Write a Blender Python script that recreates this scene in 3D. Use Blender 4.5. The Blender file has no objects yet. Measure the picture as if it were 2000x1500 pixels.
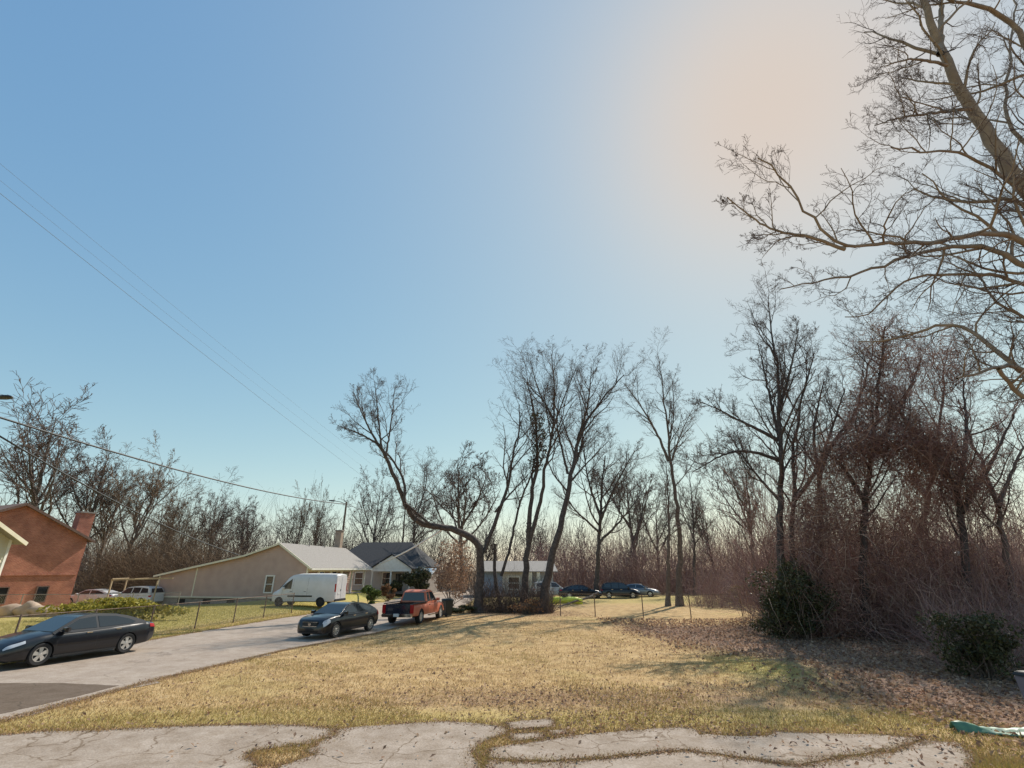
import bpy, bmesh, math, random
import numpy as np
from mathutils import Vector, Matrix, noise as noise3
R = math.radians
rng = np.random.default_rng(7)
random.seed(7)
SC = bpy.context.scene
COL = SC.collection

# ------------------------------------------------------------------ camera, sky, sun, exposure
FPX, HOR, CH = 940.0, 1113.0, 3.05          # focal length and horizon row for a 2000 x 1500 frame, eye height in metres
TH = math.atan((HOR - 750) / FPX)
cam = bpy.data.cameras.new('camera'); camo = bpy.data.objects.new('camera', cam); COL.objects.link(camo)
cam.sensor_width = 36; cam.lens = FPX / 2000 * 36; cam.clip_start = 0.1; cam.clip_end = 6000
camo.location = (0, 0, CH); camo.rotation_euler = (math.pi / 2 + TH, 0, 0)
SC.camera = camo

SUN_AZ, SUN_EL = R(36), R(45)               # azimuth to the right of the view direction
SUN_DIR = Vector((math.sin(SUN_AZ) * math.cos(SUN_EL), math.cos(SUN_AZ) * math.cos(SUN_EL), math.sin(SUN_EL)))
W = bpy.data.worlds.new('World'); SC.world = W; W.use_nodes = True
nt = W.node_tree; nt.nodes.clear()
sky = nt.nodes.new('ShaderNodeTexSky'); sky.sky_type = 'NISHITA'; sky.sun_disc = False
sky.sun_elevation = SUN_EL; sky.sun_rotation = SUN_AZ
sky.altitude = 200; sky.air_density = 1.0; sky.dust_density = 0.3; sky.ozone_density = 1.0
SKY_STRENGTH = 0.14
bg = nt.nodes.new('ShaderNodeBackground'); bg.inputs['Strength'].default_value = SKY_STRENGTH
wo = nt.nodes.new('ShaderNodeOutputWorld')
# the photograph's muted tone curve for the whole sky, channel by channel, and the hazy aureole round the sun
sepc = nt.nodes.new('ShaderNodeSeparateColor'); comb = nt.nodes.new('ShaderNodeCombineColor'); nt.links.new(sky.outputs[0], sepc.inputs[0])
for i, (gain, gam) in enumerate(((.178 / 1.23, .84), (.262 / 1.23, .62), (.432 / 1.23, .29))):
    pw = nt.nodes.new('ShaderNodeMath'); pw.operation = 'POWER'; pw.inputs[1].default_value = gam
    ml = nt.nodes.new('ShaderNodeMath'); ml.operation = 'MULTIPLY'; ml.inputs[1].default_value = gain / SKY_STRENGTH
    nt.links.new(sepc.outputs[i], pw.inputs[0]); nt.links.new(pw.outputs[0], ml.inputs[0]); nt.links.new(ml.outputs[0], comb.inputs[i])
tcw = nt.nodes.new('ShaderNodeTexCoord'); dot = nt.nodes.new('ShaderNodeVectorMath'); dot.operation = 'DOT_PRODUCT'; dot.inputs[1].default_value = SUN_DIR
mx0 = nt.nodes.new('ShaderNodeMath'); mx0.operation = 'MAXIMUM'; mx0.inputs[1].default_value = 0.0
pwr = nt.nodes.new('ShaderNodeMath'); pwr.operation = 'POWER'; pwr.inputs[1].default_value = 38.0
mr = nt.nodes.new('ShaderNodeMath'); mr.operation = 'MULTIPLY'; mr.inputs[1].default_value = .88
nt.links.new(mx0.outputs[0], pwr.inputs[0]); nt.links.new(pwr.outputs[0], mr.inputs[0])
au = nt.nodes.new('ShaderNodeMixRGB'); au.inputs[2].default_value = (.72 / 1.23 / SKY_STRENGTH, .61 / 1.23 / SKY_STRENGTH, .53 / 1.23 / SKY_STRENGTH, 1)
nt.links.new(tcw.outputs['Generated'], dot.inputs[0]); nt.links.new(dot.outputs['Value'], mx0.inputs[0]); nt.links.new(mr.outputs[0], au.inputs[0])
pw2 = nt.nodes.new('ShaderNodeMath'); pw2.operation = 'POWER'; pw2.inputs[1].default_value = 5.0; ml2 = nt.nodes.new('ShaderNodeMath'); ml2.operation = 'MULTIPLY'; ml2.inputs[1].default_value = .46
hz_ = nt.nodes.new('ShaderNodeMixRGB'); hz_.inputs[2].default_value = (.60 / 1.23 / SKY_STRENGTH, .63 / 1.23 / SKY_STRENGTH, .66 / 1.23 / SKY_STRENGTH, 1)
nt.links.new(mx0.outputs[0], pw2.inputs[0]); nt.links.new(pw2.outputs[0], ml2.inputs[0]); nt.links.new(ml2.outputs[0], hz_.inputs[0]); nt.links.new(comb.outputs[0], hz_.inputs[1])
nt.links.new(hz_.outputs[0], au.inputs[1]); nt.links.new(au.outputs[0], bg.inputs['Color']); nt.links.new(bg.outputs[0], wo.inputs['Surface'])

sl = bpy.data.lights.new('sun', 'SUN'); sl.energy = 4.4; sl.angle = R(0.53); sl.color = (1.0, 0.93, 0.82)
so = bpy.data.objects.new('sun', sl); COL.objects.link(so)
so.rotation_euler = SUN_DIR.to_track_quat('Z', 'Y').to_euler()
SC.view_settings.view_transform = 'Standard'; SC.view_settings.look = 'None'
SC.view_settings.gamma = 1.0; SC.view_settings.exposure = 0.3; SC.view_settings.use_curve_mapping = False

# ------------------------------------------------------------------ from photograph positions to places
_c, _s = math.cos(TH), math.sin(TH)
def ray(px, py):
    u = (px - 1000) / FPX; v = (750 - py) / FPX
    return Vector((u, _c - v * _s, _s + v * _c))
def G(px, py, z=0.0):                        # the point of the level z
    r = ray(px, py); t = (z - CH) / r.z
    return Vector((r.x * t, r.y * t, z))
def D(px, py, Y):                            # the point Y metres ahead
    r = ray(px, py); t = Y / r.y
    return Vector((r.x * t, Y, CH + r.z * t))

def sstep(a, b, x):
    t = np.clip((x - a) / (b - a), 0, 1); return t * t * (3 - 2 * t)
ROAD_NEAR = [(-14.0, -12), (-12.4, 0), (-11.6, 8), (-11.0, 12.3), (-10.5, 16.7), (-9.2, 22.2), (-7.0, 27.5), (-5.2, 36), (-4.3, 43), (-4.3, 55), (-4.6, 70), (-5, 95)]
ROAD_FAR = [(-24, -12), (-20.5, 0), (-19.4, 8), (-18.6, 12.3), (-17.8, 16.7), (-17.0, 22.2), (-16.6, 27.5), (-15.6, 36), (-14.2, 43), (-13, 55), (-13, 70), (-13, 95)]
_ny = np.array([p[1] for p in ROAD_NEAR]); _nx = np.array([p[0] for p in ROAD_NEAR])
_fy = np.array([p[1] for p in ROAD_FAR]); _fx = np.array([p[0] for p in ROAD_FAR])
def hgt(x, y):
    x = np.asarray(x, float); y = np.asarray(y, float)
    fx = np.interp(y, _fy, _fx); nx = np.interp(y, _ny, _nx)
    left = sstep(0.4, 4.0, fx - x)           # yards across the road
    zl = 0.18 + 0.42 * sstep(45.5, 50, y) * sstep(-27, -20, x) - 0.35 * sstep(-24, -33, x) * sstep(34, 46, y)
    zl = zl * (1 - sstep(90, 140, y))
    right = sstep(0.6, 3.0, x - nx)
    zr = 0.10 * np.sin(x * .31 + 1.3) * np.sin(y * .23 + .4) * sstep(13.5, 18, y) + 0.25 * sstep(20, 32, x)
    return left * zl + right * zr * (1 - sstep(60, 80, y))
def hz(x, y): return float(hgt(x, y))
def on(px, py):                              # point of the terrain seen at a photograph position
    z = 0.0
    for _ in range(12):
        p = G(px, py, z); z = hz(p.x, p.y)
    return Vector((p.x, p.y, z))

# ------------------------------------------------------------------ materials
def mat(name, col=(.5, .5, .5), rough=.7, metal=0., spec=.5, coat=0., noise=None, bump=None, trans=0., alpha=1.):
    """noise = (scale, second colour, detail, lo, hi); bump = (scale, strength)"""
    m = bpy.data.materials.new(name); m.use_nodes = True
    n = m.node_tree.nodes; l = m.node_tree.links; b = n['Principled BSDF']
    b.inputs['Base Color'].default_value = (*col, 1); b.inputs['Roughness'].default_value = rough
    b.inputs['Metallic'].default_value = metal; b.inputs['Specular IOR Level'].default_value = spec
    b.inputs['Coat Weight'].default_value = coat; b.inputs['Coat Roughness'].default_value = .05
    b.inputs['Transmission Weight'].default_value = trans
    tc = n.new('ShaderNodeTexCoord')
    if noise:
        sc_, c2, det, lo, hi = noise
        t = n.new('ShaderNodeTexNoise'); t.inputs['Scale'].default_value = sc_; t.inputs['Detail'].default_value = det
        rp = n.new('ShaderNodeValToRGB'); rp.color_ramp.elements[0].position = lo; rp.color_ramp.elements[1].position = hi
        rp.color_ramp.elements[0].color = (*col, 1); rp.color_ramp.elements[1].color = (*c2, 1)
        l.new(tc.outputs['Object'], t.inputs['Vector']); l.new(t.outputs['Fac'], rp.inputs['Fac']); l.new(rp.outputs['Color'], b.inputs['Base Color'])
    if bump:
        t = n.new('ShaderNodeTexNoise'); t.inputs['Scale'].default_value = bump[0]; t.inputs['Detail'].default_value = 6
        bp = n.new('ShaderNodeBump'); bp.inputs['Strength'].default_value = bump[1]; bp.inputs['Distance'].default_value = .02
        l.new(tc.outputs['Object'], t.inputs['Vector']); l.new(t.outputs['Fac'], bp.inputs['Height']); l.new(bp.outputs['Normal'], b.inputs['Normal'])
    return m
def island_mat(name, cols, rough=.8, trans=0.):
    """each leaf, blade or twig takes one colour of the list"""
    m = bpy.data.materials.new(name); m.use_nodes = True
    n = m.node_tree.nodes; l = m.node_tree.links; b = n['Principled BSDF']
    g = n.new('ShaderNodeNewGeometry'); rp = n.new('ShaderNodeValToRGB'); e = rp.color_ramp.elements
    while len(e) < len(cols): e.new(.5)
    for i, c in enumerate(cols): e[i].position = i / (len(cols) - 1); e[i].color = (*c, 1)
    l.new(g.outputs['Random Per Island'], rp.inputs['Fac']); l.new(rp.outputs['Color'], b.inputs['Base Color'])
    b.inputs['Roughness'].default_value = rough; b.inputs['Specular IOR Level'].default_value = .25
    if trans:
        tr = n.new('ShaderNodeBsdfTranslucent'); mx = n.new('ShaderNodeMixShader'); mx.inputs[0].default_value = trans
        l.new(rp.outputs['Color'], tr.inputs['Color']); l.new(b.outputs[0], mx.inputs[1]); l.new(tr.outputs[0], mx.inputs[2])
        l.new(mx.outputs[0], n['Material Output'].inputs['Surface'])
    return m

M = {}
M['bark_dark'] = mat('dark_bark', (.055, .042, .036), .9, noise=(6, (.12, .095, .08), 5, .35, .7), bump=(25, .6))
M['bark_mid'] = mat('brown_bark', (.10, .075, .058), .9, noise=(5, (.18, .14, .11), 5, .35, .7), bump=(25, .6))
M['bark_pale'] = mat('pale_bark', (.20, .155, .115), .9, noise=(3, (.30, .24, .18), 5, .35, .7), bump=(20, .6))
M['twig'] = island_mat('twig', [(.07, .05, .045), (.12, .085, .07), (.16, .11, .085)])
M['twig_far'] = island_mat('far_twig', [(.05, .036, .033), (.085, .06, .054), (.12, .085, .07)])
M['twig_tan'] = island_mat('tan_twig', [(.14, .09, .055), (.22, .15, .09), (.10, .065, .045)])
M['twig_red'] = island_mat('red_brown_cane', [(.26, .14, .125), (.36, .22, .18), (.19, .11, .105), (.45, .31, .23), (.28, .16, .15)])
M['twig_vine'] = island_mat('red_brown_vine', [(.11, .055, .05), (.36, .21, .155), (.17, .085, .075), (.50, .34, .25), (.26, .135, .11)])
M['strand'] = island_mat('sun_toned_vine_stem', [(.36, .26, .19), (.48, .36, .27), (.27, .18, .13)])  # lighter than the other vines: sun on the strands put into the colour
M['leaf_brown'] = island_mat('dead_leaf', [(.20, .115, .075), (.38, .25, .16), (.14, .08, .06), (.48, .33, .22), (.29, .16, .11), (.52, .36, .25)], trans=.3)
M['leaf_oak'] = island_mat('brown_oak_leaf', [(.20, .10, .05), (.30, .165, .08), (.14, .075, .05)], trans=.3)
M['leaf_ever'] = island_mat('evergreen_leaf', [(.03, .036, .016), (.06, .066, .026), (.11, .11, .04), (.04, .042, .022), (.14, .12, .06)], .5, trans=.15)
M['leaf_hedge'] = island_mat('yellow_green_leaf', [(.30, .27, .04), (.46, .38, .07), (.20, .19, .04)], .6, trans=.25)
M['leaf_green'] = island_mat('green_leaf', [(.09, .13, .03), (.16, .20, .05), (.06, .09, .025)], .6, trans=.25)
M['grass_dry'] = island_mat('dormant_grass', [(.38, .245, .11), (.55, .39, .19), (.30, .185, .085), (.48, .33, .15), (.38, .29, .11)], trans=.2)
M['grass_green'] = island_mat('green_grass', [(.33, .275, .075), (.45, .36, .11), (.29, .215, .07), (.50, .36, .16)], trans=.25)
M['grass_yard'] = island_mat('yard_grass', [(.36, .32, .08), (.48, .41, .12), (.30, .27, .07), (.52, .42, .17)], trans=.25)
M['white_paint'] = mat('white_paint', (.78, .76, .70), .5, noise=(3, (.68, .65, .58), 4, .4, .8))
M['cream_paint'] = mat('cream_paint', (.72, .66, .50), .6, noise=(2, (.62, .56, .42), 4, .4, .8))
M['siding_tan'] = mat('tan_siding', (.50, .35, .28), .6, noise=(1.2, (.42, .29, .23), 4, .35, .75))
M['siding_cream'] = mat('cream_siding', (.62, .56, .42), .6, noise=(1.2, (.54, .48, .35), 4, .35, .75))
M['siding_white'] = mat('white_siding', (.50, .47, .43), .6, noise=(1.5, (.42, .39, .36), 4, .35, .75))
M['siding_blue'] = mat('blue_siding', (.22, .28, .38), .6, noise=(1.5, (.17, .22, .31), 4, .35, .75))
M['foundation'] = mat('foundation_block', (.30, .26, .22), .9, noise=(3, (.20, .17, .15), 5, .35, .75), bump=(12, .5))
M['roof_pale'] = mat('pale_shingles', (.31, .285, .26), .9, noise=(9, (.23, .21, .19), 6, .35, .7), bump=(30, .6))
M['roof_dark'] = mat('dark_shingles', (.035, .035, .038), .95, noise=(9, (.06, .06, .064), 6, .35, .7), bump=(30, .6))
M['roof_brown'] = mat('brown_shingles', (.13, .075, .06), .9, noise=(9, (.19, .12, .095), 6, .35, .7), bump=(30, .6))
M['glass_dark'] = mat('window_glass', (.018, .02, .024), .08, spec=.8)
M['glass_car'] = mat('car_glass', (.02, .026, .03), .04, spec=.9)
M['dark_metal'] = mat('dark_metal', (.03, .03, .033), .5, .4)
M['galv'] = mat('galvanised_metal', (.33, .31, .28), .5, .6, noise=(8, (.20, .17, .14), 5, .4, .75))
M['rust'] = mat('rusty_post', (.16, .10, .07), .8, .2, noise=(9, (.24, .19, .15), 5, .4, .7))
M['wire'] = mat('black_wire', (.025, .027, .03), .6)
M['wire_grey'] = mat('weathered_wire', (.16, .19, .22), .6)
M['wire_pale'] = mat('pale_cable', (.72, .69, .68), .6)
M['pole_wood'] = mat('pole_wood', (.16, .115, .08), .9, noise=(4, (.10, .07, .05), 5, .35, .7), bump=(20, .5))
M['tan_wood'] = mat('tan_wood', (.48, .36, .22), .8, noise=(5, (.38, .28, .17), 4, .35, .7))
M['black_paint'] = mat('black_car_paint', (.008, .009, .013), .3, coat=.7, spec=.3)
M['navy_paint'] = mat('dark_navy_paint', (.012, .014, .026), .25, coat=.9)
M['white_car'] = mat('white_car_paint', (.62, .61, .61), .35, coat=.5, noise=(2, (.54, .53, .51), 3, .4, .8))
M['silver_car'] = mat('silver_car_paint', (.26, .265, .27), .3, .5, coat=.6)
M['red_paint'] = mat('faded_red_paint', (.50, .115, .055), .5, coat=.15, noise=(3, (.56, .19, .105), 4, .35, .75))
M['tyre'] = mat('tyre_rubber', (.016, .016, .017), .85, bump=(40, .3))
M['alloy'] = mat('alloy_rim', (.62, .60, .56), .3, .55)
M['chrome'] = mat('chrome', (.75, .75, .76), .12, 1.)
M['black_trim'] = mat('black_plastic', (.014, .014, .015), .55)
M['lamp_glass'] = mat('lamp_glass', (.55, .57, .60), .08, spec=.8)
M['lamp_red'] = mat('tail_lamp', (.35, .012, .014), .15)
M['plate'] = mat('licence_plate', (.6, .6, .58), .5)
M['lime'] = mat('lime_plastic', (.72, .80, .06), .45)
M['green_tarp'] = mat('green_tarp', (.055, .15, .105), .5, noise=(6, (.11, .24, .13), 3, .35, .7))
M['bin_grey'] = mat('grey_plastic', (.12, .125, .17), .5)
M['bin_dark'] = mat('dark_green_plastic', (.018, .022, .018), .5)
M['stone'] = mat('tan_stone', (.42, .32, .23), .9, noise=(2, (.30, .22, .17), 6, .35, .7), bump=(8, .8))
M['scrap_white'] = mat('white_plastic', (.75, .74, .70), .5)

def brick_mat():
    m = bpy.data.materials.new('red_brick'); m.use_nodes = True
    n = m.node_tree.nodes; l = m.node_tree.links; b = n['Principled BSDF']
    tc = n.new('ShaderNodeTexCoord'); mp = n.new('ShaderNodeMapping'); mp.inputs['Rotation'].default_value = (R(90), 0, 0)
    sx = n.new('ShaderNodeSeparateXYZ'); ad = n.new('ShaderNodeMath'); ad.operation = 'ADD'; cx = n.new('ShaderNodeCombineXYZ')
    l.new(tc.outputs['Object'], sx.inputs[0]); l.new(sx.outputs[0], ad.inputs[0]); l.new(sx.outputs[1], ad.inputs[1])
    l.new(ad.outputs[0], cx.inputs[0]); l.new(sx.outputs[2], cx.inputs[1])
    br = n.new('ShaderNodeTexBrick'); br.inputs['Scale'].default_value = 1.; br.inputs['Brick Width'].default_value = .22; br.inputs['Row Height'].default_value = .075
    br.inputs['Mortar Size'].default_value = .008; br.inputs['Bias'].default_value = -.1
    br.inputs['Color1'].default_value = (.37, .105, .062, 1); br.inputs['Color2'].default_value = (.50, .175, .105, 1); br.inputs['Mortar'].default_value = (.42, .33, .26, 1)
    l.new(cx.outputs[0], br.inputs['Vector'])
    no = n.new('ShaderNodeTexNoise'); no.inputs['Scale'].default_value = .8; no.inputs['Detail'].default_value = 5
    mx = n.new('ShaderNodeMixRGB'); mx.blend_type = 'MULTIPLY'; mx.inputs[0].default_value = .5
    l.new(tc.outputs['Object'], no.inputs['Vector']); l.new(br.outputs['Color'], mx.inputs[1])
    rpb = n.new('ShaderNodeValToRGB'); rpb.color_ramp.elements[0].position = .3; rpb.color_ramp.elements[1].position = .7; rpb.color_ramp.elements[0].color = (.62, .58, .56, 1); rpb.color_ramp.elements[1].color = (1.15, 1.1, 1.05, 1)
    l.new(no.outputs['Fac'], rpb.inputs['Fac']); l.new(rpb.outputs['Color'], mx.inputs[2]); mx.inputs[0].default_value = 1.; l.new(mx.outputs[0], b.inputs['Base Color'])
    bp = n.new('ShaderNodeBump'); bp.inputs['Strength'].default_value = .5; bp.inputs['Distance'].default_value = .01; bp.invert = True
    l.new(br.outputs['Fac'], bp.inputs['Height']); l.new(bp.outputs['Normal'], b.inputs['Normal']); b.inputs['Roughness'].default_value = .9
    return m
M['brick'] = brick_mat()

def ground_mat():
    m = bpy.data.materials.new('dormant_lawn_soil'); m.use_nodes = True
    n = m.node_tree.nodes; l = m.node_tree.links; b = n['Principled BSDF']; b.inputs['Roughness'].default_value = .95; b.inputs['Specular IOR Level'].default_value = .15
    tc = n.new('ShaderNodeTexCoord')
    def noise(sc, det=6):
        t = n.new('ShaderNodeTexNoise'); t.inputs['Scale'].default_value = sc; t.inputs['Detail'].default_value = det; l.new(tc.outputs['Object'], t.inputs['Vector']); return t
    def ramp(src, stops):
        r_ = n.new('ShaderNodeValToRGB'); e = r_.color_ramp.elements
        while len(e) < len(stops): e.new(.5)
        for i, (p, c) in enumerate(stops): e[i].position = p; e[i].color = (*c, 1)
        l.new(src, r_.inputs['Fac']); return r_
    def mix(f, a, c):
        x = n.new('ShaderNodeMixRGB'); l.new(f, x.inputs[0]); l.new(a, x.inputs[1]); l.new(c, x.inputs[2]); return x
    dry = ramp(noise(1.7).outputs['Fac'], [(.3, (.32, .205, .095)), (.5, (.46, .31, .145)), (.72, (.54, .385, .20))])
    green = ramp(noise(5).outputs['Fac'], [(.3, (.32, .28, .07)), (.7, (.46, .40, .13))])
    soil = ramp(noise(7).outputs['Fac'], [(.3, (.13, .078, .058)), (.5, (.24, .15, .11)), (.72, (.34, .235, .165))])
    gm = ramp(noise(.16, 4).outputs['Fac'], [(.56, (0, 0, 0)), (.74, (.5, .5, .5))])
    at_ = n.new('ShaderNodeAttribute'); at_.attribute_name = 'cover'
    sp = n.new('ShaderNodeSeparateColor'); l.new(at_.outputs['Color'], sp.inputs[0])
    fine = noise(2.6, 8)
    am = n.new('ShaderNodeMath'); am.operation = 'MULTIPLY_ADD'; am.inputs[1].default_value = 1.5; am.inputs[2].default_value = -.75; l.new(fine.outputs['Fac'], am.inputs[0])
    ad = n.new('ShaderNodeMath'); ad.operation = 'ADD'; ad.use_clamp = True; l.new(am.outputs[0], ad.inputs[0]); l.new(sp.outputs[0], ad.inputs[1])
    c1 = mix(gm.outputs['Color'], dry.outputs['Color'], green.outputs['Color'])
    c2 = mix(sp.outputs[1], c1.outputs[0], green.outputs['Color'])
    c3 = mix(ad.outputs[0], c2.outputs[0], soil.outputs['Color'])
    l.new(c3.outputs[0], b.inputs['Base Color'])
    bp = n.new('ShaderNodeBump'); bp.inputs['Strength'].default_value = .8; bp.inputs['Distance'].default_value = .05
    l.new(noise(14, 8).outputs['Fac'], bp.inputs['Height']); l.new(bp.outputs['Normal'], b.inputs['Normal'])
    return m
M['ground'] = ground_mat()

def paving_mat(name, a, b2, dark, crack_scale, crack_w, stain=.5):
    m = bpy.data.materials.new(name); m.use_nodes = True
    n = m.node_tree.nodes; l = m.node_tree.links; b = n['Principled BSDF']; b.inputs['Roughness'].default_value = .9; b.inputs['Specular IOR Level'].default_value = .2
    tc = n.new('ShaderNodeTexCoord')
    no = n.new('ShaderNodeTexNoise'); no.inputs['Scale'].default_value = .9; no.inputs['Detail'].default_value = 9; no.inputs['Roughness'].default_value = .65
    l.new(tc.outputs['Object'], no.inputs['Vector'])
    rp = n.new('ShaderNodeValToRGB'); rp.color_ramp.elements[0].position = .32; rp.color_ramp.elements[1].position = .66
    rp.color_ramp.elements[0].color = (*a, 1); rp.color_ramp.elements[1].color = (*b2, 1); l.new(no.outputs['Fac'], rp.inputs['Fac'])
    wv = n.new('ShaderNodeTexNoise'); wv.inputs['Scale'].default_value = 1.3; wv.inputs['Detail'].default_value = 5; l.new(tc.outputs['Object'], wv.inputs['Vector'])
    ma = n.new('ShaderNodeVectorMath'); ma.operation = 'MULTIPLY_ADD'; ma.inputs[1].default_value = (.9, .9, .9); l.new(wv.outputs['Color'], ma.inputs[0]); l.new(tc.outputs['Object'], ma.inputs[2])
    vo = n.new('ShaderNodeTexVoronoi'); vo.feature = 'DISTANCE_TO_EDGE'; vo.inputs['Scale'].default_value = crack_scale; l.new(ma.outputs[0], vo.inputs['Vector'])
    r2 = n.new('ShaderNodeValToRGB'); r2.color_ramp.elements[0].color = (1, 1, 1, 1); r2.color_ramp.elements[1].color = (0, 0, 0, 1)
    r2.color_ramp.elements[0].position = crack_w * .4; r2.color_ramp.elements[1].position = crack_w; l.new(vo.outputs['Distance'], r2.inputs['Fac'])
    mx = n.new('ShaderNodeMixRGB'); mx.inputs[2].default_value = (*dark, 1); l.new(r2.outputs['Color'], mx.inputs[0]); l.new(rp.outputs['Color'], mx.inputs[1])
    sp = n.new('ShaderNodeTexNoise'); sp.inputs['Scale'].default_value = 30; sp.inputs['Detail'].default_value = 4; l.new(tc.outputs['Object'], sp.inputs['Vector'])
    r3 = n.new('ShaderNodeValToRGB'); r3.color_ramp.elements[0].position = .3; r3.color_ramp.elements[1].position = .7
    r3.color_ramp.elements[0].color = (.72, .70, .68, 1); r3.color_ramp.elements[1].color = (1, 1, 1, 1); l.new(sp.outputs['Fac'], r3.inputs['Fac'])
    m2 = n.new('ShaderNodeMixRGB'); m2.blend_type = 'MULTIPLY'; m2.inputs[0].default_value = 1; l.new(mx.outputs[0], m2.inputs[1]); l.new(r3.outputs['Color'], m2.inputs[2])
    st = n.new('ShaderNodeTexNoise'); st.inputs['Scale'].default_value = 2.3; st.inputs['Detail'].default_value = 10; st.inputs['Roughness'].default_value = .7; l.new(tc.outputs['Object'], st.inputs['Vector'])
    r4 = n.new('ShaderNodeValToRGB'); r4.color_ramp.elements[0].position = .36; r4.color_ramp.elements[1].position = .58; r4.color_ramp.elements[0].color = (.66, .60, .52, 1); r4.color_ramp.elements[1].color = (1, 1, 1, 1); l.new(st.outputs['Fac'], r4.inputs['Fac'])
    m3 = n.new('ShaderNodeMixRGB'); m3.blend_type = 'MULTIPLY'; m3.inputs[0].default_value = stain; l.new(m2.outputs[0], m3.inputs[1]); l.new(r4.outputs['Color'], m3.inputs[2])
    l.new(m3.outputs[0], b.inputs['Base Color'])
    bp = n.new('ShaderNodeBump'); bp.inputs['Strength'].default_value = .5; bp.inputs['Distance'].default_value = .015
    l.new(sp.outputs['Fac'], bp.inputs['Height']); l.new(bp.outputs['Normal'], b.inputs['Normal'])
    return m
M['road'] = paving_mat('worn_pale_asphalt', (.37, .30, .245), (.46, .385, .32), (.31, .25, .205), .30, .007)
M['patch'] = paving_mat('dark_brown_paving', (.15, .11, .08), (.185, .14, .105), (.12, .09, .065), .5, .01)
M['concrete'] = paving_mat('weathered_concrete', (.33, .265, .21), (.45, .375, .31), (.24, .18, .13), .55, .010, .65)

# ------------------------------------------------------------------ mesh helpers
def tag(o, label=None, cat=None, group=None, kind=None):
    if label: o['label'] = label
    if cat: o['category'] = cat
    if group: o['group'] = group
    if kind: o['kind'] = kind
    return o
def empty(name, loc=(0, 0, 0), rz=0., label=None, cat=None, group=None):
    o = bpy.data.objects.new(name, None); COL.objects.link(o); o.location = loc; o.rotation_euler = (0, 0, rz); o.empty_display_size = .2
    return tag(o, label, cat, group)
def link(name, me, parent=None, loc=None):
    o = bpy.data.objects.new(name, me); COL.objects.link(o)
    if parent is not None: o.parent = parent
    if loc is not None: o.location = loc
    return o
def arrays_mesh(name, V, Fq, mats, smooth=False):
    """V (n,3) and an index array (m,3) or (m,4)"""
    V = np.ascontiguousarray(V, np.float32); Fq = np.ascontiguousarray(Fq, np.int32)
    me = bpy.data.meshes.new(name); k = Fq.shape[1]; m = len(Fq)
    me.vertices.add(len(V)); me.vertices.foreach_set('co', V.ravel())
    me.loops.add(m * k); me.loops.foreach_set('vertex_index', Fq.ravel())
    me.polygons.add(m); me.polygons.foreach_set('loop_start', np.arange(0, m * k, k, dtype=np.int32))
    if smooth: me.polygons.foreach_set('use_smooth', np.ones(m, bool))
    for q in mats: me.materials.append(q)
    me.update(calc_edges=True); return me

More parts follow.
